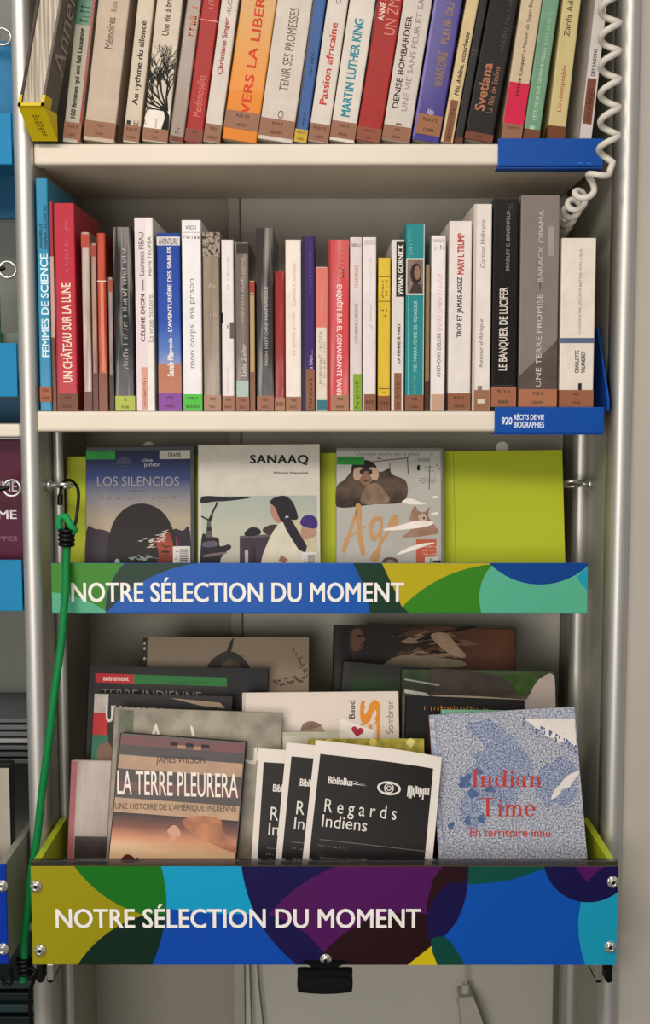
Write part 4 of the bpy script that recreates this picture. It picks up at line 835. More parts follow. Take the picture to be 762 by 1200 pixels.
# lower tray
YT = -0.10
tr1 = thing('display_tray', 'lower tray with a wide patterned front panel under a clear lip, full of leaning books', 'display tray', (0, 0, ZT), 'trays for featured titles')
M1 = Matrix.Translation(-Vector(tr1.location))
def circ(cx, cy, r, n=64): return [(cx+r*cos(2*pi*i/n), cy+r*sin(2*pi*i/n)) for i in range(n)]
def icirc(c1, c2):    # lens common to two circles
    p = circ(*c1, n=160); q = [v for v in p if math.hypot(v[0]-c2[0], v[1]-c2[1]) <= c2[2]]
    k = [v for v in circ(*c2, n=160) if math.hypot(v[0]-c1[0], v[1]-c1[1]) <= c1[2]]
    pts = q+k; cx = sum(v[0] for v in pts)/len(pts); cy = sum(v[1] for v in pts)/len(pts)
    return sorted(pts, key=lambda v: math.atan2(v[1]-cy, v[0]-cx))
NV, PU, MR = '#1e1756', '#5c1a63', '#38141f'
sh = [
 ('#1d7a22', arc(86, 1014, 168, 1072, -9)+[(200, 1072), (200, 1014)]),
 ('#0d3a2b', arc(168, 1072, 88, 1131, -9)+[(200, 1131), (200, 1072)]),
 ('#12a3c8', arc(188, 1014, 194, 1066, 2)+[(194, 1076), (320, 1076), (320, 1014)]),
 ('#0654b0', arc(194, 1064, 176, 1131, 3)+[(400, 1131), (320, 1069)]+arc(320, 1069, 194, 1064, 4)),
 (NV, arc(282, 1014, 347, 1131, -14)+[(480, 1131), (560, 1014)]),
 (PU, arc(313, 1072, 396, 1014, 7)+[(560, 1014), (560, 1131), (400, 1131)]+arc(376, 1114, 313, 1072, -7)),
 (MR, arc(366, 1131, 520, 1075, 28)+[(520, 1131)]),
 (MR, [(498, 1060), (506, 1030), (518, 1014), (546, 1014), (546, 1040), (520, 1080), (504, 1090)]),
 ('#085cb2', smooth([(640, 1014), (612, 1026), (590, 1032), (565, 1035), (546, 1034)], 4, False)+[(546, 1034), (543, 1055), (535, 1078), (519, 1097), (530, 1108), (545, 1131), (722, 1131), (722, 1014)]),
 ('#0e5a4e', [(540, 1014)]+[(545, 1033)]+smooth([(545, 1033.5), (565, 1035), (590, 1032), (612, 1026), (640, 1014)], 4, False)+[(640, 1014)]),
 (NV, smooth([(546, 1010), (546.5, 1035), (543, 1056), (534, 1079), (519, 1097), (506, 1104), (500, 1092), (499, 1078), (503, 1062), (513, 1045), (530, 1030)], 4)),
 (MR, [(524, 1032), (534, 1022), (544, 1014), (546, 1014), (546, 1030), (536, 1036)]),
 ('#d2bd1a', [(476, 1131), (505, 1108), (515, 1131)]),
 ('#0d5548', smooth([(504, 1104), (519, 1097), (531, 1109), (542, 1131)], 4, False)+[(545, 1131), (512, 1131), (506, 1116)]),
 ('#1f9fba', arc(696, 1014, 686, 1131, -14)+[(722, 1131), (722, 1014)]),
 (NV, circ(688, 1003, 54)),
 (PU, [(671, 1014), (709, 1014)]+arc(709, 1014, 686, 1034, -2)),
]
P1 = sign(tr1, M1, 35.5, 722, 1015, 1130.5, YT, '#a1980f', sh, ('NOTRE SÉLECTION DU MOMENT', 64, 492, 1087, 1058.5), [(42, 1038), (45, 1113), (716, 1033), (714.5, 1109), (380.5, 1124)])
a = at(35.5, 1015, YT); b = at(722, 1130.5, YT); xa, xb = a.x, b.x; ztop = a.z; zbot = b.z
m = MB(); m.box(xa, xb, YT-.0005, YT+.0055, ztop+.0003, at(381, 1008.5, YT).z, clear(), .0006); m.build('clear_lip', tr1, 'clear acrylic strip along the top edge', M=M1)
zs = at(381, 1011, YT).z
def sidewall(x0, x1, yb):
    m = MB(); pr = [(YT+.006, ZT-.004), (YT+.006, zs-.002), (yb, zs-.002), (yb, ZT-.004)]
    v = [(x0, y, z) for y, z in pr]+[(x1, y, z) for y, z in pr]
    m.add(v, [(0, 1, 2, 3)[::1], (7, 6, 5, 4), (0, 4, 5, 1), (1, 5, 6, 2), (2, 6, 7, 3), (3, 7, 4, 0)], LIME); m.build('side_panel', tr1, M=M1)
sidewall(xa+.0005, xa+.0085, .05); sidewall(xb-.0085, xb-.0005, .05)
m = MB(); m.box(xa+.009, xb-.009, YT+.0062, .0505, ZT-.004, ZT, LIME); m.box(xa+.03, xb-.03, .0507, .15, ZT-.004, ZT, LIME); m.build('tray_floor', tr1, M=M1)
m = MB(); m.box(xa+.03, xb-.03, .1435, .149, ZT+.0005, zs-.01, LIME); m.build('back_panel', tr1, M=M1)
# latch handle and runners under the tray
m = MB(); c0 = at(381, 1149, YT-.012); k = .93*.001
prof = smooth([(-33, 9), (-30, 14), (0, 13), (30, 14), (33, 9), (33, -9), (28, -13), (0, -15), (-28, -13), (-33, -9)], 4)
m.slab([(c0.x+x*k, c0.z+z*k) for x, z in prof], YT-.016, YT-.006, BLACK)
prof2 = smooth([(-27, 6), (0, 7), (27, 6), (27, -6), (0, -10), (-27, -6)], 4); m.slab([(c0.x+x*k, c0.z+z*k) for x, z in prof2], YT-.0185, YT-.0155, mat('#211f1e', .35))
h = m.build('latch_handle', tr1, 'black plastic pull handle under the panel', M=M1)
m = MB(); m.slab([(c0.x+x*k, c0.z+z*k) for x, z in ((-26, 19.5), (26, 19.5), (12, 11), (-12, 11))], YT-.006, YT+.02, BLACK); m.build('stem', h, M=M1)
for px in (47, 703):
    for dx, kind in ((0, 0), (12, 1)):
        a = at(px+dx, 1131, YT+.03); m = MB()
        m.box(a.x-.0045, a.x+.0035, YT+.03, -.022, a.z-.019, a.z+.001, BLACK if kind == (0 if px < 100 else 1) else ALU2, .001)
        m.lathe((a.x-.0005, YT+.031, a.z-.0175), (0, 1, 0), [(.0045, 0), (.0045, .045)], BLACK, 12); m.build('runner', tr1, M=M1)

# ------------------------------------------------------------ books in the lower tray (front to back)
def shade(h): return mat(h, .42, 0, .08, 30, coat=.2)
GREY = '#8a8176'
# front left: sunset cover
r, W, H, P, Tt = face_thing('book', 'plastic-covered book with sunset cover, tan bands and white capitals, front left of the tray', 'book', GT, (141, 859), (288, 867), (129, 985), -.068, ZT, .026, plast('#43302c', .3), spine=plast('#6a3540', .3))
Pv = lambda py: P(200, py)[1]
def f(m):
    y = -.0002
    def band(y0, y1, h, d=0): # px heights along the left edge
        a = P(140-(y0-860)*.085, y0)[1]; b = P(140-(y1-860)*.085, y1)[1]
        m.rect(.001, W-.001, max(b, .001), a, y-d, h if not isinstance(h, str) else mat(h, .38, 0, .15, 40, .3, .4, bscale=25))
    band(861, 872, '#6a2a2c'); band(872, 884, '#3a2624'); band(884, 900, '#b08e70'); band(900, 914, '#3b2523'); band(914, 925, '#6a2c2c'); band(925, 934, '#3b2523'); band(934, 951, '#b3926f')
    z0 = P(129, 1010)[1]; z1 = P(133, 951)[1]
    band(951, 1110, grad([(0, '#e6c19c'), (.3, '#e8c6a0'), (.52, '#cf946c'), (.74, '#8a5240'), (1, '#2c1c1c')], z0, z1, nz=.16, nscale=14, stretch=(.6, 1, 2)))
    u = W/144.0
    for i in range(5): m.rect(u*(58+i*9), u*(67+i*9), H-.010-.003*(i % 2), H-.006-.003*(i % 2), y-.0001, mat('#b08e70' if i % 2 else '#2f1f1f', .4))
    m.poly(pl(P, smooth([(215, 960), (235, 956), (258, 960), (262, 975), (280, 1000), (240, 985), (220, 972)], 4)), y-.00012, mat('#b88060', .4, 0, .35, 50))
    m.poly(pl(P, smooth([(196, 974), (203, 967), (209, 970), (212, 979), (206, 982), (205, 990), (198, 988), (200, 980)], 4)), y-.00014, mat('#d2a486', .4))
    m.poly(pl(P, smooth([(143, 1010), (145, 1003), (150, 1001), (156, 1004), (158, 1010)], 4)), y-.00014, mat('#6a2c22', .4)); m.poly(pl(P, [(160, 1005), (162, 1005), (163, 1010), (160, 1010)]), y-.00014, mat('#6a2c22', .4))
art(r, 'cover_picture', f)
art(r, 'author', lambda m: ptext(m, P, 'JAMES WILSON', 183, 240.5, 896, 886, -.00045, mat('#4a332a', .4), .02, bold=.0))
art(r, 'title', lambda m: ptext(m, P, 'LA TERRE PLEURERA', 137.5, 279, 931, 902.5, -.00045, mat('#f0e4d4', .4), .03, bold=.005))
art(r, 'subtitle', lambda m: ptext(m, P, "UNE HISTOIRE DE L'AMÉRIQUE INDIENNE", 135, 277, 949, 939, -.00045, mat('#4a332a', .4), .025, bold=.0))
# behind it: worn beige cover with white letters
r, W, H, P, Tt = face_thing('book', 'worn mottled beige book behind the sunset cover, white letters half hidden', 'book', GT, (134, 829), (331, 838), (130, 900), -.040, ZT, .016, mat('#a39a88', .45, 0, 0, 30, .2, .3, (1, 1, 1), '#837a6a', (.35, .6)), spine=mat('#b8b0a4', .4))
def f(m):
    wt = mat('#e0d9cc', .42); y = -.0002
    a = P(148, 1000); b = P(160, 832); m.rect(.006, a[0], .002, H-.002, y, mat('#6f7460', .45, 0, .3, 40))
art(r, 'cover_picture', f)
def f(m):
    wt = mat('#e0d9cc', .42); y = -.0002
    m.poly(pl(P, [(177, 862), (183, 847), (188, 862), (184, 862), (183, 856), (181, 862)]), y-.0001, wt); m.poly(pl(P, [(225, 863), (229, 863), (226, 852), (223, 850)]), y-.0001, wt)
    q = [(294 + 9*cos(t), 886+9*sin(t)) for t in [pi*i/10 for i in range(-2, 9)]]; qi = [(294+5.5*cos(t), 886+5.5*sin(t)) for t in [pi*i/10 for i in range(-2, 9)]][::-1]; m.poly(pl(P, q+qi), y-.0001, wt); m.poly(pl(P, [(292, 893), (297, 892), (298, 877), (301, 875), (302, 889), (299, 896)]), y-.00012, wt)
    for i, (x, yv) in enumerate(((288, 920), (289, 936), (289, 950))): m.scrib(P(x, 0)[0]-.004, P(x+10, 0)[0]-.004, P(x, yv)[1], P(x, yv-7)[1], y-.0001, mat('#b8ae9c', .42), 0, n=3, seed=80+i)
art(r, 'title', f)
# far left: pinkish old book
r, W, H, P, Tt = face_thing('book', 'pale pinkish old book with reddish spine, standing at the left wall of the tray', 'book', GT, (83.5, 891), (150, 893), (79.5, 985), -.016, ZT, .014, plast('#b0a195', .3), spine=mat('#a8606a', .4))
def f(m):
    y = -.0002; m.rect(.0005, .0075, .001, H-.001, y, mat('#b56f74', .4, 0, .1, 30)); m.rect(.0085, W-.001, P(90, 980)[1], H-.002, y, mat('#bfb0a4', .4, 0, 0, 22, .4, .5, (1, 1, .3), '#93857b', (.35, .6), bscale=25)); m.rect(.0085, W-.001, .001, P(90, 980)[1], y, mat('#4c423e', .4, 0, .35, 40, .3, .4, bscale=25))
    m.scrib(P(108, 0)[0], P(126, 0)[0], P(108, 921)[1], P(108, 917)[1], y-.0001, mat('#a8605a', .4), 0, seed=5)
art(r, 'cover_picture', f)
# grey-black book with red and green spine
r, W, H, P, Tt = face_thing('book', 'black-covered book with a white, red and green banded spine, left back of the tray', 'book', GT, (110.5, 812), (272, 825), (107, 880), .0, ZT, .024, mat('#2f2b29', .42), spine=mat('#c9bfb4', .4))
def f(m):
    y = -.0002; Tx = Tt
    wide = P(126, 850)[0]
    m.rect(.0005, wide*.98, P(116, 835)[1], H-.001, y, mat('#c3bab0', .4, 0, .2, 60)); m.rect(.0005, wide, P(116, 861)[1], P(116, 835)[1], y-.00005, mat('#c22820', .4)); m.rect(.0005, wide*1.1, .002, P(116, 861)[1], y-.00008, mat('#2f7a5c', .4, 0, .15, 30))
    for x, z0, z1, h in ((-.0003, P(116, 835)[1], H-.001, '#c3bab0'), (-.0003, P(116, 861)[1], P(116, 835)[1], '#c22820'), (-.0003, .002, P(116, 861)[1], '#2f7a5c')):
        m.add([(x, Tx-.001, z0), (x, .001, z0), (x, .001, z1), (x, Tx-.001, z1)], [(0, 1, 2, 3)], mat(h, .4, 0, .15, 60))
    m.poly(pl(P, smooth([(114, 880), (118, 872), (128, 871), (132, 882), (130, 895), (116, 896)], 4)), y-.0001, mat('#8a6a58', .45)); m.rect(P(113, 0)[0], P(132, 0)[0], P(120, 873)[1], P(120, 869)[1], y-.00012, mat('#2a2422', .4))
    m.poly(pl(P, [(200, 818), (232, 821), (258, 823.5), (264, 830), (235, 827)]), y-.0001, mat('#a8957c', .5))
art(r, 'cover_picture', f)
art(r, 'title', lambda m: ptext(m, P, 'UN MONDE', 124, 194, 846, 826, -.0004, mat('#d9d2c8', .42), .06, bold=.03))
# black one with banner
r, W, H, P, Tt = face_thing('book', 'large black book with a red and green banner across the top of its cover', 'book', GT, (103.5, 781), (314, 783.5), (101, 850), .032, ZT, .02, mat('#1c1918', .42))
def f(m):
    y = -.0002; m.poly(pl(P, [(111, 790), (266, 795), (266, 850), (110, 850)]), y, mat('#2b2725', .4)); m.poly(pl(P, [(112, 789), (157, 790.5), (157, 801), (112, 799.5)]), y-.00005, mat('#c0202a', .4)); m.poly(pl(P, [(157, 790.5), (266, 794), (266, 804.5), (157, 801)]), y-.00005, mat('#1f7a35', .4))
art(r, 'banner', f)
art(r, 'title', lambda m: ptext(m, P, 'TERRE INDIENNE', 119, 236, 818.5, 807, -.0004, mat('#8f8880', .42), .035, bold=-.005))
def f(m):
    ptext(m, P, 'autrement', 121, 151, 797.5, 792.5, -.0004, mat('#e8d8d0', .42), .02, bold=.02); m.scrib(P(215, 0)[0], P(262, 0)[0], P(230, 801)[1], P(230, 798)[1], -.0004, mat('#14501f', .42), 0, seed=4)
art(r, 'small_lettering', f)
# hindmost left: beige
r, W, H, P, Tt = face_thing('book', 'large beige book with dark plumes on its cover, hindmost on the left', 'book', GT, (168, 746.5), (362, 749.5), (167, 790), .060, ZT, .028, mat('#a3917a', .42, 0, .06, 8, coat=.2), spine=mat('#1d1a18', .4))
def f(m):
    y = -.0002; dk = mat('#3a2f28', .42); R = random.Random(9)
    m.poly(pl(P, smooth([(244, 784), (248, 774), (258, 766), (268, 763), (280, 767), (289, 776), (292, 786), (268, 790)], 4)), y, dk)
    m.poly(pl(P, smooth([(258, 785), (262, 776), (270, 772), (279, 777), (283, 786), (270, 789)], 4)), y-.00003, mat('#6a5848', .42, 0, .2, 60))
    for i in range(9): m.poly(pl(P, [(250+i*4.5, 776-abs(4-i)*-.6), (252+i*4.5, 776), (247+i*5.6, 762+abs(4-i)*1.6)]), y-.00004-.00001*i, dk)
    m.poly(pl(P, smooth([(265, 766), (270, 752), (274, 748.5), (270, 766)], 3)), y-.0003, dk)
art(r, 'cover_picture', f)
def f(m):
    y = -.0002; R = random.Random(10)
    for i in range(14):
        t = i/13; x = 344+t*14; yv = 762+t*30; m.poly(pl(P, [(x, yv), (x+R.uniform(-8, 8), yv-R.uniform(2, 6)), (x+1.5, yv+2)]), y-.0001, mat('#6a5040', .42))
        m.poly(pell(P, 322+t*34, 797+R.uniform(-5, 6), 2.5, 1.6, 8), y-.0001-.00001*i, mat('#6f5c4a', .42))
art(r, 'branch_print', f)
def f(m):
    y = -.0003; m.rect(-.0, .0055, .001, H-.001, y, BLACK)
    for i, yv in enumerate((754, 760, 772)): m.poly(pell(P, 169.5, yv, 1.6, 2.2, 8), y-.0001, mat('#c5bcae', .42))
art(r, 'spine_print', f)
# three leaflets
def leaflet(tl, tr, bl, Yb, label, only):
    O, U, V, W0, H0, P0 = lean_frame(tl, tr, bl, Yb, ZT, TH, .0022)
    def wp(x, y, z):
        u = max(0, x/W0-.45)/.55; v = max(0, z/H0-.5)/.5; return (x, y+.0052*(u**2.5)*(v**2), z-.004*(u**2)*(v**2))
    if only: wp_ = lambda x, y, z: (x, y, z)
    else: wp_ = wp
    r, W, H, P, Tt = face_thing('leaflet', label, 'leaflet', 'stacked reading-list leaflets in the lower tray', tl, tr, bl, Yb, ZT, .0022, mat('#e3dad0', .5, 0, .03, 20), style='leaflet', warp=wp_)
    s = (P(400, 900)[0]-P(300, 900)[0])/100.0
    x0 = .0072; zt = H-.0155
    def f(m):
        m.rect(x0, W-.009, .002, zt, -.0002, mat('#2c2625', .42, 0, .06, 20), 14, 14)
    art(r, 'black_print', f, None, wp_)
    b = P(*tl)
    def X(dx): return .0072*0+dx*s
    def Z(dy): return H-dy*s
    wt = mat('#e3ddd4', .45)
    def f(m):
        m.text('R e g a r d s', X(19), X(104), Z(86.5), Z(66), -.0004, wt, bold=-.01); m.text('Indiens', X(18), X(71), Z(98.5), Z(84.5), -.0004, wt, bold=-.01)
    art(r, 'title', f, None, wp_)
    def f(m):
        m.text('BiblioBus', X(20), X(49), Z(48.5), Z(40), -.0004, wt, bold=.03); m.poly([(X(50), Z(45)), (X(66), Z(46.5)), (X(50), Z(46.2))], -.0004, wt); m.poly([(X(50), Z(42)), (X(66), Z(46)), (X(52), Z(43))], -.0004, wt)
        cx, cz = X(92), Z(46)
        def lens(rx, rz): return [(cx-rx*cos(pi*i/10), cz+rz*sin(pi*i/10)) for i in range(11)], [(cx-rx*cos(pi*i/10), cz-rz*sin(pi*i/10)) for i in range(11)]
        o1, o2 = lens(14*s, 8*s); i1, i2 = lens(11.5*s, 5.8*s)
        for k in range(10):
            m.poly([o1[k], o1[k+1], i1[k+1], i1[k]], -.0004, wt); m.poly([o2[k], o2[k+1], i2[k+1], i2[k]], -.0004, wt)
        for rr, r2 in ((5.8, 4.6), (3, 2)):
            for k in range(16):
                a0, a1 = 2*pi*k/16, 2*pi*(k+1)/16; m.poly([(cx+q*s*cos(a), cz+q*s*sin(a)) for a, q in ((a0, rr), (a1, rr), (a1, r2), (a0, r2))], -.00042, wt)
        R = random.Random(5)
        for k in range(13): x = X(114)+k*2*s; hh = R.uniform(3, 6)*s; m.rect(x, x+1.5*s, Z(45)-R.uniform(2, 10)*s, Z(45)+hh, -.0004, wt)
    art(r, 'emblems', f, None, wp_)
    def f(m):
        m.rect(X(17), X(143), Z(113.4), Z(112.8), -.0004, mat('#8a817a', .45), 12, 1); m.scrib(X(17), X(50), Z(121), Z(119), -.0004, mat('#9a918a', .45), 0, n=22, seed=3)
        rng = random.Random(8); g = mat('#7a726c', .45, 0, .6, 200)
        m.rect(X(17), X(142), .002, Z(130), -.0003, mat('#3d3735', .45, 0, .6, 120)); m.poly(ell(X(72), Z(142), 9*s, 8*s), -.0004, g); m.rect(X(20), X(56), Z(146), Z(133), -.0004, mat('#6a625d', .45, 0, .7, 250)); m.rect(X(100), X(120), Z(146), Z(140), -.0004, g)
    art(r, 'photo_strip', f, None, wp_)
    return r
leaflet((370, 867), (519, 881.5), (357, 985), -.083, 'frontmost black leaflet with white border and two-line white title', False)
leaflet((336, 870), (484, 884), (325, 985), -.0775, 'middle one of the three black leaflets with white border', True)
leaflet((303, 877), (450, 890), (296, 985), -.072, 'hindmost of the three black leaflets with white border, only its left edge shows', True)
# yellow-topped booklet behind the leaflets
r, W, H, P, Tt = face_thing('booklet', 'yellow-green patterned booklet peeking out behind the black leaflets', 'booklet', GT, (361, 866), (497, 862.5), (361, 900), -.056, ZT, .008, mat('#b5a94a', .45, 0, 0, 120, 0, 0, (1, 1, 1), '#9a8f3a', (.4, .6)))
art(r, 'cover_pattern', lambda m: [m.poly(pl(P, smooth([(x, 870), (x+5, 865), (x+10, 869), (x+6, 876)], 3)), -.0002, mat(h, .45)) for x, h in ((380, '#cfc57a'), (405, '#8f8a30'), (432, '#cdbf62'), (455, '#a39a3c'), (476, '#d6cc8a'))])
# pale sheet in front of the white book
r, W, H, P, Tt = face_thing('booklet', 'pale grey-green booklet whose top edge shows behind the leaflets', 'booklet', GT, (331, 858), (398, 858), (331, 880), -.0405, ZT, .007, mat('#b9b59f', .5))
art(r, 'cover_print', lambda m: m.rect(.002, W-.002, .01, H-.004, -.0002, mat('#c3c0ac', .5, 0, .05, 20)))
# white book with yellow letters
r, W, H, P, Tt = face_thing('book', 'white book with vertical yellow letters and a card with a red heart', 'book', GT, (284, 812), (467, 814.5), (284, 850), -.014, ZT, .024, mat('#ddd0c4', .42, 0, .04, 10, coat=.2), spine=mat('#cfc3b6', .4))
def f(m):
    y = -.0002; m.rect(.0, .004, .001, H-.001, y, mat('#c9bcaf', .42)); m.poly(pl(P, smooth([(351, 862), (355, 850), (366, 846), (376, 850), (382, 862), (380, 880), (352, 880)], 4)), y, mat('#b39c8a', .45)); m.poly(pl(P, smooth([(354, 856), (356, 848), (366, 845), (377, 850), (370, 853)], 4)), y-.00004, mat('#8f7664', .45, 0, .2, 60))
art(r, 'cover_picture', f)
gold = grad([(0, '#d9a92c'), (.5, '#e0b832'), (1, '#e0902c')], .1, .24, nz=.3)
art(r, 'title', lambda m: m.quadtext('ES', [P(446, 878), P(446, 820), P(422, 820), P(422, 878)], -.0003, gold, bold=.04))
art(r, 'author', lambda m: m.quadtext('Baud', [P(416, 842), P(416, 821), P(409, 821), P(409, 842)], -.0003, mat('#4c423c', .45), bold=.01))
art(r, 'author', lambda m: (m.quadtext('Sombrun', [P(461, 860), P(461, 821), P(453, 821), P(453, 860)], -.0003, mat('#9a8878', .45))))
def f(m):
    y = -.0005
    m.poly(pl(P, [(400, 842), (439, 856), (432, 880), (392, 880)]), y-.00006, mat('#ece5da', .42))
    hp = [(16*sin(t)**3, 13*cos(t)-5*cos(2*t)-2*cos(3*t)-cos(4*t)) for t in [2*pi*i/30 for i in range(30)]]; m.poly(pl(P, [(419+.45*a+.06*b, 857-.42*b+.1*a) for a, b in hp]), y-.0001, mat('#b33246', .4))
art(r, 'heart_card', f)
# right group
r, W, H, P, Tt = face_thing('book', 'blue and white speckled book with red serif title, front right of the tray', 'book', GT, (503, 838.5), (674.5, 840.5), (513, 985), -.067, ZT, .02, mat('#cfccc9', .45, 0, 0, 520, 0, 0, (1, 1, 1), '#6c7a9a', (.38, .62)), spine=mat('#8a4a38', .45))
def f(m):
    y = -.00015
    m.rect(0, .006, .001, H-.001, y, mat('#cfcbc8', .45, 0, 0, 200, 0, 0, (1, 1, 1), '#8f9db8', (.42, .6)))
    m.rect(.0063, .0070, .001, H-.001, y, mat('#8c8a92', .5))
    deep = mat('#b2b8c6', .45, 0, 0, 520, 0, 0, (1, 1, 1), '#5a688c', (.38, .62)); R = random.Random(6)
    def blob(cx, cy, rx, ry, mm, yy, n=22, j=.25): m.poly(pl(P, smooth([(cx+rx*cos(2*pi*i/n)*R.uniform(1-j, 1+j), cy+ry*sin(2*pi*i/n)*R.uniform(1-j, 1+j)) for i in range(n)], 2)), yy, mm)
    blob(585, 905, 34, 40, deep, y-.00002); blob(652, 918, 26, 28, deep, y-.00003); blob(570, 855, 22, 12, deep, y-.00004); blob(552, 950, 14, 22, deep, y-.000045)
    dd = mat('#5c6f96', .45, 0, .25, 200)
    for cx, cy, rx, ry in ((545, 916, 7, 9), (548, 962, 4, 6), (555, 930, 6, 5), (529, 968, 4, 5), (565, 960, 4, 6), (560, 905, 5, 5), (575, 925, 6, 4)): blob(cx, cy, rx, ry, dd, y-.00006, 12, .35)
    wt = mat('#e0d8d0', .45)
    m.poly(pl(P, [(611, 842), (673.5, 842.5), (676, 878), (668, 872), (662, 868), (655, 871), (648, 865), (640, 863), (634, 856), (628, 853), (620, 846)]), y-.00007, wt)
    for i in range(40):
        t = R.random(); x = 613+t*62; yv = 843+t*33+R.uniform(-3, 7); blob(x, yv, R.uniform(.8, 1.8), R.uniform(.8, 2.2), dd, y-.00008-.000003*i, 8, .4)
    m.poly(pl(P, smooth([(646, 936), (650, 925), (656, 920), (664, 910), (676, 904), (679, 906), (673, 914), (668, 922), (659, 925), (655, 932), (648, 936)], 3)), y-.00008, wt)
    for i in range(170):
        x = R.uniform(518, 672); yv = R.uniform(845, 1002); a = R.uniform(0, pi); L = R.uniform(1.2, 3); 
        m.poly(pl(P, [(x, yv), (x+cos(a)*L, yv+sin(a)*L), (x+cos(a)*L+.5, yv+sin(a)*L+.6)]), y-.0001-.000001*i, mat('#4a5c8a', .45) if i % 3 else wt)
art(r, 'cover_pattern', f)
# serif letters drawn stroke by stroke; unit em: x advance, height 1 = capital height
def serif(m, P, s, x0, x1, yb, yt, y, mm):
    G = {}
    def R_(a, b, c, d): return [(a, c), (b, c), (b, d), (a, d)]
    def stem(x, h, w=.15, s0=.09, top=True, flag=False):
        o = [R_(x, x+w, 0, h), R_(x-s0, x+w+s0, 0, .035)]
        if top and not flag: o.append(R_(x-s0, x+w+s0, h-.035, h))
        if flag: o.append([(x-s0, h-.05), (x+w*.5, h-.02), (x+w, h), (x, h-.08)])
        return o
    def ring(cx, cz, rx, rz, wx, wz, a0=0, a1=2*pi, n=26):
        out = []
        for i in range(n):
            t0 = a0+(a1-a0)*i/n; t1 = a0+(a1-a0)*(i+1)/n
            out.append([(cx+rx*cos(t0), cz+rz*sin(t0)), (cx+rx*cos(t1), cz+rz*sin(t1)), (cx+(rx-wx)*cos(t1), cz+(rz-wz)*sin(t1)), (cx+(rx-wx)*cos(t0), cz+(rz-wz)*sin(t0))])
        return out
    def dot(cx, cz, r_): return [[(cx+r_*cos(2*pi*i/12), cz+r_*sin(2*pi*i/12)) for i in range(12)]]
    xh = .64
    def arch(x, w2): return ring(x+w2/2, xh-.22, w2/2, .22, .12, .05, 0, pi, 14)
    G['I'] = (stem(.12, 1), .40)
    G['T'] = (stem(.33, 1)+[R_(.0, .81, .96, 1), [(0, 1), (.035, 1), (.02, .72), (0, .72)], [(.81, 1), (.775, 1), (.79, .72), (.81, .72)]], .85)
    G['i'] = (stem(.10, xh, .13, .08, flag=True)+dot(.165, .86, .08), .34)
    G['n'] = (stem(.10, xh, .13, .08, flag=True)+arch(.16, .40)+stem(.43, .46, .13, .08, False), .68)
    G['m'] = (stem(.10, xh, .13, .08, flag=True)+arch(.16, .38)+stem(.41, .46, .13, .07, False)+arch(.47, .38)+stem(.72, .46, .13, .08, False), .97)
    G['d'] = (ring(.30, .32, .26, .33, .13, .04)+stem(.45, 1, .13, .0, False)+[R_(.38, .58, .965, 1), R_(.45, .66, 0, .035)], .70)
    G['a'] = (ring(.24, .19, .21, .20, .11, .04)+stem(.34, .46, .13, .0, False)+[R_(.40, .55, 0, .04)]+ring(.25, xh-.20, .22, .21, .13, .04, 0, pi*.95, 14)+dot(.10, .47, .07), .58)
    G['e'] = (ring(.30, .32, .27, .33, .14, .04, .12, 2*pi-.75)+[R_(.08, .56, .33, .37)]+[[(.57, .33), (.57, .40), (.43, .40), (.43, .33)]], .62)
    adv = sum(G[c][1] if c in G else .35 for c in s); x = 0; k = 0
    for c in s:
        if c in G:
            for q in G[c][0]:
                k += 1; m.poly([P(x0+(x1-x0)*(x+a)/adv, yb+(yt-yb)*b) for a, b in q], y-1e-7*k, mm)
        x += G[c][1] if c in G else .35
red = mat('#c2453f', .42)
art(r, 'title', lambda m: (serif(m, P, 'Indian', 552, 636, 922, 902, -.0004, red), serif(m, P, 'Time', 562, 629, 956.5, 935, -.0004, red)))
art(r, 'subtitle', lambda m: ptext(m, P, 'En territoire innu', 551, 645, 980, 970, -.0004, red, .012, bold=.005))
r, W, H, P, Tt = face_thing('book', 'thin mint green book with orange marks along its top edge, behind the speckled one', 'book', GT, (517, 831.5), (652, 838), (517, 860), -.0445, ZT, .008, mat('#86b89a', .42))
art(r, 'cover_pattern', lambda m: [m.poly(pl(P, smooth([(x, 846), (x+3, 836), (x+9, 836), (x+12, 846)], 3)), -.0002, mat(h, .42)) for x, h in ((529, '#cf7440'), (548, '#4a8a6c'), (568, '#d08048'), (586, '#4a8a6c'), (608, '#cf7440'), (630, '#4a8a6c'))])
r, W, H, P, Tt = face_thing('book', 'black book with small orange lettering, its beige page top visible right of the white book', 'book', GT, (476, 815), (615, 826), (475, 850), -.030, ZT, .014, mat('#1a1716', .42))
art(r, 'lettering', lambda m: (m.scrib(P(519, 0)[0], P(590, 0)[0], P(550, 834)[1], P(550, 828)[1], -.0002, mat('#c98238', .42), 0, seed=4), m.scrib(P(478, 0)[0], P(484, 0)[0], P(480, 860)[1], P(480, 835)[1], -.0002, mat('#8a7a6c', .42), 1, seed=6)))
r, W, H, P, Tt = face_thing('book', 'glossy book showing a dark animal on green ground with a pale patch at right', 'book', GT, (470, 784), (650.5, 790), (470, 815), .0125, ZT, .011, plast('#2a2c22', .2))
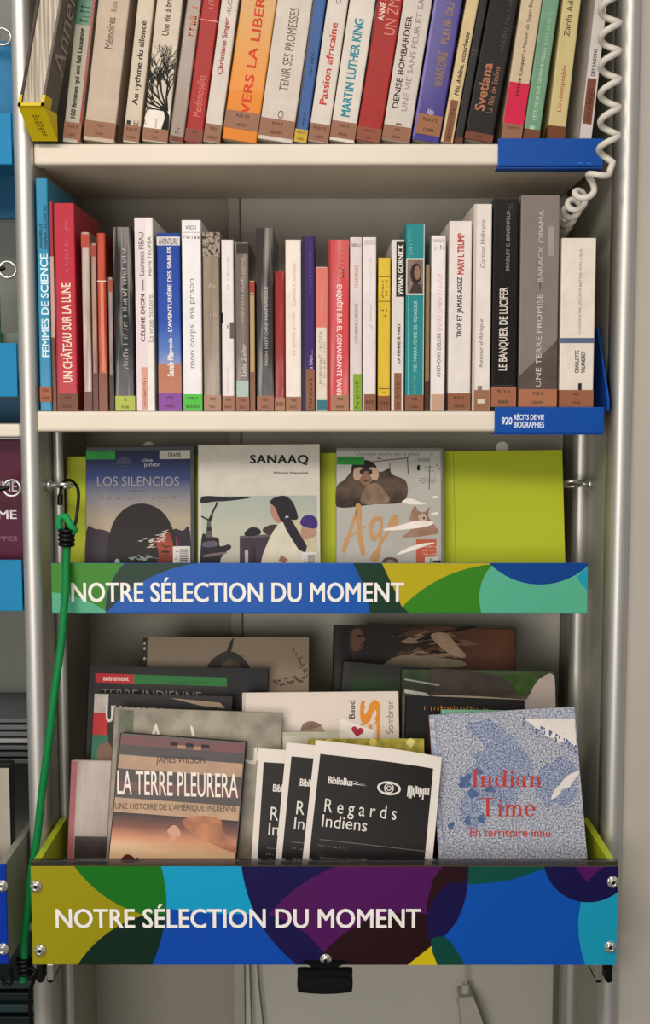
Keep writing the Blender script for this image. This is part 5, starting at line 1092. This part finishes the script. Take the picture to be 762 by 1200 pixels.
def f(m):
    y = -.0002; m.rect(.001, W-.001, .002, H-.001, y, grad([(0, '#8a8276'), (.4, '#6a6250'), (.62, '#3d3c30'), (.8, '#33452a'), (1, '#4c5c38')], P(560, 850)[1], P(560, 785)[1], nz=.25, nscale=25))
    m.poly(pl(P, smooth([(500, 786), (540, 785), (575, 790), (598, 800), (604, 810), (590, 816), (560, 814), (520, 812)], 4)), y-.00005, mat('#4c4238', .38, 0, .3, 40, coat=.4)); m.poly(pl(P, smooth([(592, 793), (625, 790), (630, 800), (612, 816), (602, 806)], 4)), y-.00004, mat('#3f5a24', .38, 0, .3, 60))
    m.poly(pl(P, smooth([(632, 796), (650, 792), (650, 840), (616, 830), (622, 812)], 3)), y-.00006, mat('#b5a9a0', .42, 0, .06, 20)); m.poly(pl(P, [(474, 808), (500, 812), (505, 817), (474, 812)]), y-.0001, mat('#c5c1b8', .3)); m.poly(pl(P, [(474, 795), (515, 802), (515, 804), (474, 797)]), y-.0001, mat('#9a968e', .3))
    m.poly(pl(P, [(500, 814), (560, 816), (618, 820), (612, 824), (520, 818)]), y-.00011, mat('#bfae98', .4))
art(r, 'cover_picture', f)
r, W, H, P, Tt = face_thing('book', 'thick dark green glossy book in front of the portrait cover', 'book', GT, (402, 775), (641, 781), (400, 800), .026, ZT, .030, plast('#2a2a22', .2), pages=mat('#c9c4b6', .7, 0, .1, 300))
art(r, 'cover_picture', lambda m: (m.rect(.012, W-.002, .002, H-.002, -.0002, grad([(0, '#20281a'), (.5, '#2a4a1e'), (.8, '#2e3028'), (1, '#2b2a24')], P(430, 840)[1], P(430, 775)[1], nz=.2)), m.rect(.001, .011, .002, H-.002, -.0002, mat('#3a3a32', .35))))
r, W, H, P, Tt = face_thing('book', 'large brown book with a long-haired portrait in profile, hindmost on the right', 'book', GT, (391, 732), (605, 735), (390, 780), .064, ZT, .028, plast('#2a201b', .2), spine=mat('#b0aaa2', .4))
def f(m):
    y = -.0002; m.rect(.008, W-.001, .002, H-.001, y, grad([(0, '#2c1c15'), (.35, '#3a2820'), (.6, '#5a3a28'), (.9, '#7a4e34'), (1, '#5f3c2a')], 0, W, axis=0, nz=.12, nscale=14))
    skin = mat('#7a5644', .4, 0, .12, 30)
    m.poly(pl(P, smooth([(403, 770), (400, 752), (406, 736), (418, 734), (424, 738), (426, 746), (428, 750), (425, 753), (425, 760), (418, 766), (416, 775)], 5)), y-.00004, mat('#4a3226', .4)); m.poly(pl(P, smooth([(414, 738), (423, 738), (425, 745), (428.5, 750), (425, 752), (425, 757), (421, 762), (414, 762), (411, 750)], 4)), y-.00006, skin)
    m.poly(pl(P, smooth([(418, 745), (423, 744), (424, 746), (419, 747)], 3)), y-.0001, BLACK); m.poly(pl(P, [(420, 756), (425, 755), (424, 757)]), y-.0001, mat('#4a2a22', .4))
    m.poly(pl(P, smooth([(399, 752), (402, 738), (412, 734), (418, 735), (410, 742), (409, 755), (413, 768), (411, 778), (402, 778)], 4)), y-.00009, mat('#1f1612', .4, 0, .3, 60))
    R = random.Random(12)
    for i in range(60):
        x = R.uniform(448, 530); yv = R.uniform(740, 772); L = R.uniform(18, 45); m.poly(pl(P, [(x, yv), (x+L*.5, yv-R.uniform(3, 9)), (x+L, yv-R.uniform(-4, 8)), (x+L*.5, yv-R.uniform(1, 4)+2)]), y-.0001-.000002*i, mat(R.choice(('#8a6a54', '#5c4030', '#a58a74', '#3a261c', '#6a4a38', '#2a1c16')), .4))
    m.poly(pl(P, smooth([(505, 744), (522, 742), (536, 756), (546, 770), (530, 768), (514, 756)], 4)), y-.0003, mat('#b59c84', .4, 0, .2, 60))
    m.poly(pl(P, smooth([(450, 778), (470, 768), (505, 770), (540, 774), (540, 782), (450, 782)], 3)), y-.0003, mat('#a3947e', .45, 0, .2, 40)); m.rect(P(441, 0)[0], P(442, 0)[0], .002, H-.002, y-.0002, mat('#2a1d16', .4))
art(r, 'cover_picture', f)
art(r, 'spine_print', lambda m: m.add([(-.0006, .022, P(388, 775)[1]), (-.0006, .006, P(388, 775)[1]), (-.0006, .006, P(388, 752)[1]), (-.0006, .022, P(388, 752)[1])], [(0, 1, 2, 3)], mat('#2c2a2c', .5)))

# ------------------------------------------------------------ eye bolts
def eye_bolt(pb, side, label, ringdir, Rr):
    r = thing('eye_bolt', label, 'eye bolt', pb, 'steel eye bolts on the uprights')
    m = MB(); m.lathe((0, 0, 0), (side, 0, 0), [(.0068, 0), (.0075, .001), (.0075, .004), (.005, .0055), (.0035, .006), (.003, .012)], STEEL, 16); m.build('flange', r)
    m = MB(); m.torus((side*(.0115+Rr), 0, 0), ringdir, Rr, .0026, STEEL); m.build('ring', r)
    return r
pb = at(66, 569, .035); XLr = XL
eL = Vector((XL+.0002, .03, at(62, 569, .03).z)); eye_bolt(eL, 1, 'steel eye bolt on the left upright holding the black hook', (0, .25, 1), .0085)
eR = Vector((XR-.0002, .10, at(690, 567, .10).z)); eye_bolt(eR, -1, 'empty steel eye bolt on the right upright', (0, .35, 1), .0125)

# ------------------------------------------------------------ green elastic cord with hooks
r = thing('bungee_cord', 'green elastic cord with black wire hooks hanging along the left upright', 'elastic cord', tuple(at(70, 760, -.02)))
Mb = Matrix.Translation(-Vector(r.location))
def path(pts, n=8):
    P3 = [at(x, y, Y) for x, y, Y in pts]; out = []
    for i in range(len(P3)-1):
        p0, p1, p2, p3 = P3[max(i-1, 0)], P3[i], P3[i+1], P3[min(i+2, len(P3)-1)]
        for k in range(n):
            t = k/n; out.append(.5*(2*p1+(p2-p0)*t+(2*p0-5*p1+4*p2-p3)*t*t+(3*p1-p0-3*p2+p3)*t**3))
    out.append(P3[-1]); return out
green = mat('#12864a', .55, 0, .12, 500, .3, 0, (1, 1, .4))
m = MB(); m.tube(path([(79, 634, -.008), (77.5, 660, -.012), (77, 690, -.02), (74.5, 720, -.028), (71, 760, -.04), (64, 810, -.05), (57, 870, -.055), (49, 930, -.055), (43, 985, -.055), (37, 1020, -.05), (33, 1060, -.045), (29, 1100, -.045), (29, 1132, -.045), (27, 1150, -.045)], 6), .0046, green, 10); m.build('elastic', r, M=Mb)
m = MB(); m.tube(path([(80, 628, -.006), (72, 622, -.006), (69, 613, -.006), (72, 606, -.007), (78, 607, -.009), (83, 616, -.011), (87, 621, -.009), (82, 626, -.008)], 6), .0042, mat('#1f9a58', .55, 0, .25, 300), 10); m.build('knot', r, M=Mb)
m = MB()
for i in range(4): p = at(78, 622+i*5.2, -.008); m.torus(p, (.05, 0, 1), .0072, .0028, BLACK, 20, 8)
m.build('wrap_coil', r, M=Mb)
m = MB(); m.tube(path([(85, 624, -.004), (89, 610, .0), (92, 585, .01), (91, 572, .014), (86, 565, .022), (80, 562.5, .03), (74, 566, .034), (71, 575, .033), (70.5, 584, .03)], 6), .0019, BLACK, 8)
m.tube(path([(70.7, 578, .032), (70.5, 584, .03), (70.3, 592, .029)], 4), [.002]*2+[.0034]*6+[.003], BLACK, 8); m.build('hook', r, M=Mb)
m = MB()
for i in range(4): p = at(28+i*.6, 1124+i*5, -.045); m.torus(p, (.05, 0, 1), .0072, .0028, BLACK, 20, 8)
m.build('wrap_coil', r, M=Mb)
m = MB(); m.tube(path([(24, 1126, -.05), (15, 1132, -.055), (13, 1140, -.055), (15, 1148, -.055), (11, 1154, -.055), (5, 1152, -.055), (3, 1146, -.055)], 6), .0019, BLACK, 8)
m.tube(path([(33, 1134, -.05), (42, 1139, -.052), (36, 1160, -.05), (35, 1180, -.05), (37, 1200, -.05)], 6), .0024, BLACK, 8); m.build('hook', r, M=Mb)

# ------------------------------------------------------------ coiled white cable
def coil(pts, radii, turns, wire, steps=18):
    P3 = path(pts, 10); L = [0]
    for i in range(1, len(P3)): L.append(L[-1]+(P3[i]-P3[i-1]).length)
    n = int(turns*steps); out = []; T0 = None; nn = Vector((0, -1, 0))
    for i in range(n+1):
        t = i/n*L[-1]; k = 0
        while k < len(L)-2 and L[k+1] < t: k += 1
        q = (t-L[k])/(L[k+1]-L[k]); p = P3[k].lerp(P3[k+1], q); tg = (P3[min(k+2, len(P3)-1)]-P3[max(k-1, 0)]).normalized()
        nn = (nn-tg*nn.dot(tg)).normalized(); bb = tg.cross(nn); a = 2*pi*turns*i/n+COILPH; rr = radii[0]+(radii[1]-radii[0])*i/n
        out.append(p+(nn*cos(a)+bb*sin(a))*rr)
    return out
COILPH = 1.0
r = thing('coiled_cable', 'white coiled cable hanging beside the right upright and curling into the shelf', 'cable', tuple(at(712, 100, -.06)))
white = mat('#d8d2c6', .38, 0, .03, 20)
pts = coil([(716, -60, -.055), (715.5, 20, -.055), (715, 100, -.055), (714, 165, -.055), (711, 188, -.054)], (.0100, .0100), 7.5, .0037)
m = MB(); 
COILPH = 1.0+2*pi*.5
pts2 = coil([(709, 196, -.052), (697, 210, -.046), (686, 224, -.035), (676, 237, -.01), (668, 250, .03), (660, 264, .075), (656, 270, .11)], (.0086, .0080), 6.5, .0037)
allp = pts+[pts[-1].lerp(pts2[0], .33), pts[-1].lerp(pts2[0], .66)]+pts2
m.tube(allp, .0036, white, 10); m.build('cable', r, M=Matrix.Translation(-Vector(r.location)))
m = MB(); e = allp[-1]; m.lathe(e-Vector((0, .004, 0)), (0, 1, 0), [(.005, 0), (.005, .02), (.004, .03)], white, 12); m.build('plug', r, M=Matrix.Translation(-Vector(r.location)))

# ------------------------------------------------------------ below the tray: power plug on its lead
p = at(546, 1182, YB-.02); r = thing('power_plug', 'white power plug on a thin lead below the tray', 'plug', tuple(p))
Mp = Matrix.Translation(-p); pw = mat('#c9c5b8', .45)
m = MB(); q = at(546, 1153, YB-.02); m.lathe((q.x, q.y, q.z), (0, 0, -1), [(.0035, 0), (.0065, .003), (.0055, .006), (.0075, .009), (.0065, .012), (.0085, .016), (.0075, .02), (.0125, .025), (.0125, .03)], pw, 14); m.build('strain_relief', r, M=Mp)
m = MB(); m.slab([at(x, y, YB-.02).xz for x, y in ((537, 1163), (553, 1162), (560, 1180), (572, 1215), (574, 1260), (542, 1260), (540, 1200))], YB-.035, YB-.005, pw); m.build('plug_body', r, M=Mp)
m = MB(); m.tube(path([(545, 1000, YB-.012), (546, 1100, YB-.015), (546, 1153, YB-.02)], 6), .0016, pw, 8); m.build('lead', r, M=Mp)
r = thing('cable', 'pair of thin grey leads hanging down the back post below the tray', 'cable', tuple(at(300, 1150, YB-.012)))
m = MB()
for a, b in ((293, 296), (302, 310)): m.tube(path([(a-3, 1040, YB-.012), (a, 1130, YB-.012), (b, 1215, YB-.012), (b+4, 1300, YB-.012)], 6), .0013, mat('#7c776d', .5), 8)
m.build('leads', r, M=Matrix.Translation(-Vector(r.location)))

# ------------------------------------------------------------ neighbouring bay on the left
XO = XL-.0215
sky_b = mat('#128ab6', .5, 0, .04, 10); deepb = mat('#1b6488', .45, 0, .05, 10)
nb = thing('bookcase', 'neighbouring grey bay cut by the left edge of the picture', 'bookcase', (-.5, .12, 0))
def nbp(mb, name, label=None): return mb.build(name, nb, label, M=Matrix.Translation((.5, -.12, 0)))
m = MB(); m.box(-.9, XO-.002, .20, .215, .05, TOP, mat('#8f938b', .5, 0, .03, 8)); nbp(m, 'back_panel')
m = MB(); z0 = at(10, 512, 0).z; z1 = at(10, 497, 0).z; m.box(-.9, XO-.002, 0, .198, z0, z1, cream, .002); nbp(m, 'shelf')
m = MB()
for i in range(7):
    z = at(10, 842+i*8, .06).z; m.box(-.9, XO-.003, .06, .19, z-.0055, z, mat('#6f7274' if i != 3 else '#a5a6a5', .45), .001)
nbp(m, 'ribbed_panel', 'grey ribbed panel')
m = MB()
for i in range(4):
    z = at(10, 1150+i*14, .05).z; m.box(-.9, XO-.003, .05, .19, z-.010, z, mat('#2f3a3c' if i % 2 else '#3f5254', .45), .001)
nbp(m, 'ribbed_panel', 'dark ribbed panel below the tray')
def ntray(ys, yb, yt, backm, lab, h=None, backyb=None):
    p = at(10, yb, 0); r = thing('display_tray', lab, 'display tray', (-.5, 0, p.z), 'trays in the neighbouring bay'); Mi = Matrix.Translation((.5, 0, -p.z))
    m = MB(); a = at(10, ys, 0); m.box(-.8, XO-.003, -.002, .003, p.z, a.z, sky_b, .0008); m.build('front_panel', r, M=Mi)
    m = MB(); b = at(10, yt, .06); m.box(-.8, XO-.003, .06, .065, p.z, b.z, backm, .0008); m.build('back_panel', r, M=Mi)
    m = MB(); m.box(-.8, XO-.003, .0035, .0595, p.z, p.z+.004, backm); m.build('tray_floor', r, M=Mi)
    return r
ntray(133, 193, 48, mat('#1c7ea8', .45), 'bright blue tray front in the neighbouring bay, topmost of three')
ntray(402, 465, 390, mat('#7f8a80', .45), 'bright blue tray front in the neighbouring bay, middle of three')
ntray(656, 716, 640, mat('#8f9396', .45), 'bright blue tray front in the neighbouring bay, below the maroon cover')
m = MB(); a = at(10, 196, .1); b = at(10, 256, .1); m.box(-.9, XO-.003, .1, .11, b.z, a.z, deepb); a = at(10, 468, .1); b = at(10, 495, .1); m.box(-.9, XO-.003, .1, .11, b.z, a.z, deepb); nbp(m, 'blue_backing')
m = MB(); a = at(-4, 345, .05); b = at(1.5, 402, .05); m.box(a.x-.05, b.x, .045, .05, b.z, a.z, mat('#3fa36c', .45)); tag(m.build('booklet'), 'sliver of a green cover above the middle blue tray front at the left edge', 'booklet')
# maroon cover
p = at(10, 714, .02); r = thing('book', 'maroon cover with white and pink capitals above a blue tray front, left edge', 'book', (-.5, .02, p.z)); Mi = Matrix.Translation((.5, -.02, -p.z))
m = MB(); a = at(22, 503, .03); xe = XO-.004; m.box(-.62, xe, .03, .042, at(10, 704, .03).z, at(10, 515.5, .03).z, mat('#5f1a3c', .5, 0, .12, 12), .001); m.build('cover', r, M=Mi)
m = MB(); m.box(-.62, xe, .0295, .0425, at(10, 515, .03).z, at(10, 512.5, .03).z, mat('#c9cccb', .5), .0006); m.build('white_strip', r, M=Mi)
m = MB(); wt = mat('#e6dfe2', .45)
for s, x0, x1, y0, y1, h in (('FEMME', -24, 20, 576, 564, '#cfc5cb'), ('FEMME', -34, 19.5, 608, 598, '#e6dfe2'), ('STÉRÉOTYPES', -52, 20, 634, 627, '#8f6a80')):
    p0 = at(x0, y0, .0298); p1 = at(x1, y1, .0298); m.text(s, p0.x, min(p1.x, xe-.001), p0.z, p1.z, .0298, mat(h, .45), bold=.015)
m.build('lettering', r, M=Mi)
def hring(px, py, lab, Y, hook=True):
    p = at(px, py, Y); r = thing('hook_ring', lab, 'ring', tuple(p), 'steel rings in the neighbouring bay'); m = MB(); m.torus((0, 0, 0), (.25, -1, .1), .0095, .0017, STEEL); m.build('ring', r)
    m = MB(); q = [Vector((-.03, -.001, -.002)), Vector((-.018, -.002, -.001)), Vector((-.009, -.004, 0)), Vector((-.002, -.003, .002))]; m.tube(q, [.0034, .0034, .0032, .002], BLACK, 8); m.build('hook', r)
hring(9, 316, 'steel ring with a black hook on the grey panel, left edge', .03)
hring(14, 572, 'steel ring with a black hook over the maroon cover, left edge', .0)
hring(3, 43, 'steel ring above the topmost blue tray front, left edge', .03)
# neighbour's lower tray with a case
p = at(8, 1130, YT); r = thing('display_tray', 'grey-sided tray with a plain blue front panel, cut by the left edge', 'display tray', (-.5, YT, p.z)); Mi = Matrix.Translation((.5, -YT, -p.z))
a = at(-60, 1013, YT); b = at(9.5, 1130, YT); m = MB(); m.box(a.x-.1, b.x, YT, YT+.004, b.z, a.z, mat('#0b3fa5', .3, coat=.3), .0008); o = m.build('front_panel', r, M=Mi)
for px, py in ((2.5, 1038), (3.5, 1112)):
    q = at(px, py, YT-.0003); m = MB(); m.lathe(q, (0, -1, 0), [(.0068, 0), (.0068, .0008), (.0062, .0014), (.0046, .0014), (.0046, .003), (.004, .0042), (.0024, .0044), (.0022, .003)], STEEL, 14)
    for k in range(8): c = 2*pi*k/8; m.lathe((q.x+.0056*cos(c), q.y-.0012, q.z+.0056*sin(c)), (0, -1, 0), [(.0011, 0), (.0008, .0009)], STEEL, 6)
    m.build('screw', o, M=Mi)
m = MB(); m.box(b.x-.009, b.x-.0005, YT+.0045, .055, b.z, a.z, mat('#9a978c', .45), .0006); m.build('side_panel', r, M=Mi)
m = MB(); m.box(a.x-.1, b.x-.0095, YT+.0045, .055, b.z+.002, b.z+.006, mat('#9a978c', .45)); m.build('tray_floor', r, M=Mi)
zc = b.z+.0065; a = at(-40, 900, -.03); q = at(19, 893, .0)
r = thing('disc_case', 'disc case with black edge and grey cover in the neighbouring tray, left edge', 'disc case', (a.x, -.03, zc), None); Mi = Matrix.Translation((-a.x, .03, -zc))
m = MB(); m.box(a.x-.07, at(14.5, 950, -.03).x, -.03, -.016, zc, at(10, 894, -.03).z, mat('#1c1b1b', .35, coat=.4), .002); m.build('case', r, M=Mi)
m = MB(); m.rect(a.x-.07, at(11.5, 950, -.03).x, zc+.003, at(10, 900, -.03).z, -.0302, mat('#b3aa9c', .35, 0, .12, 25, .4, .4, bscale=25)); m.build('cover_picture', r, M=Mi)
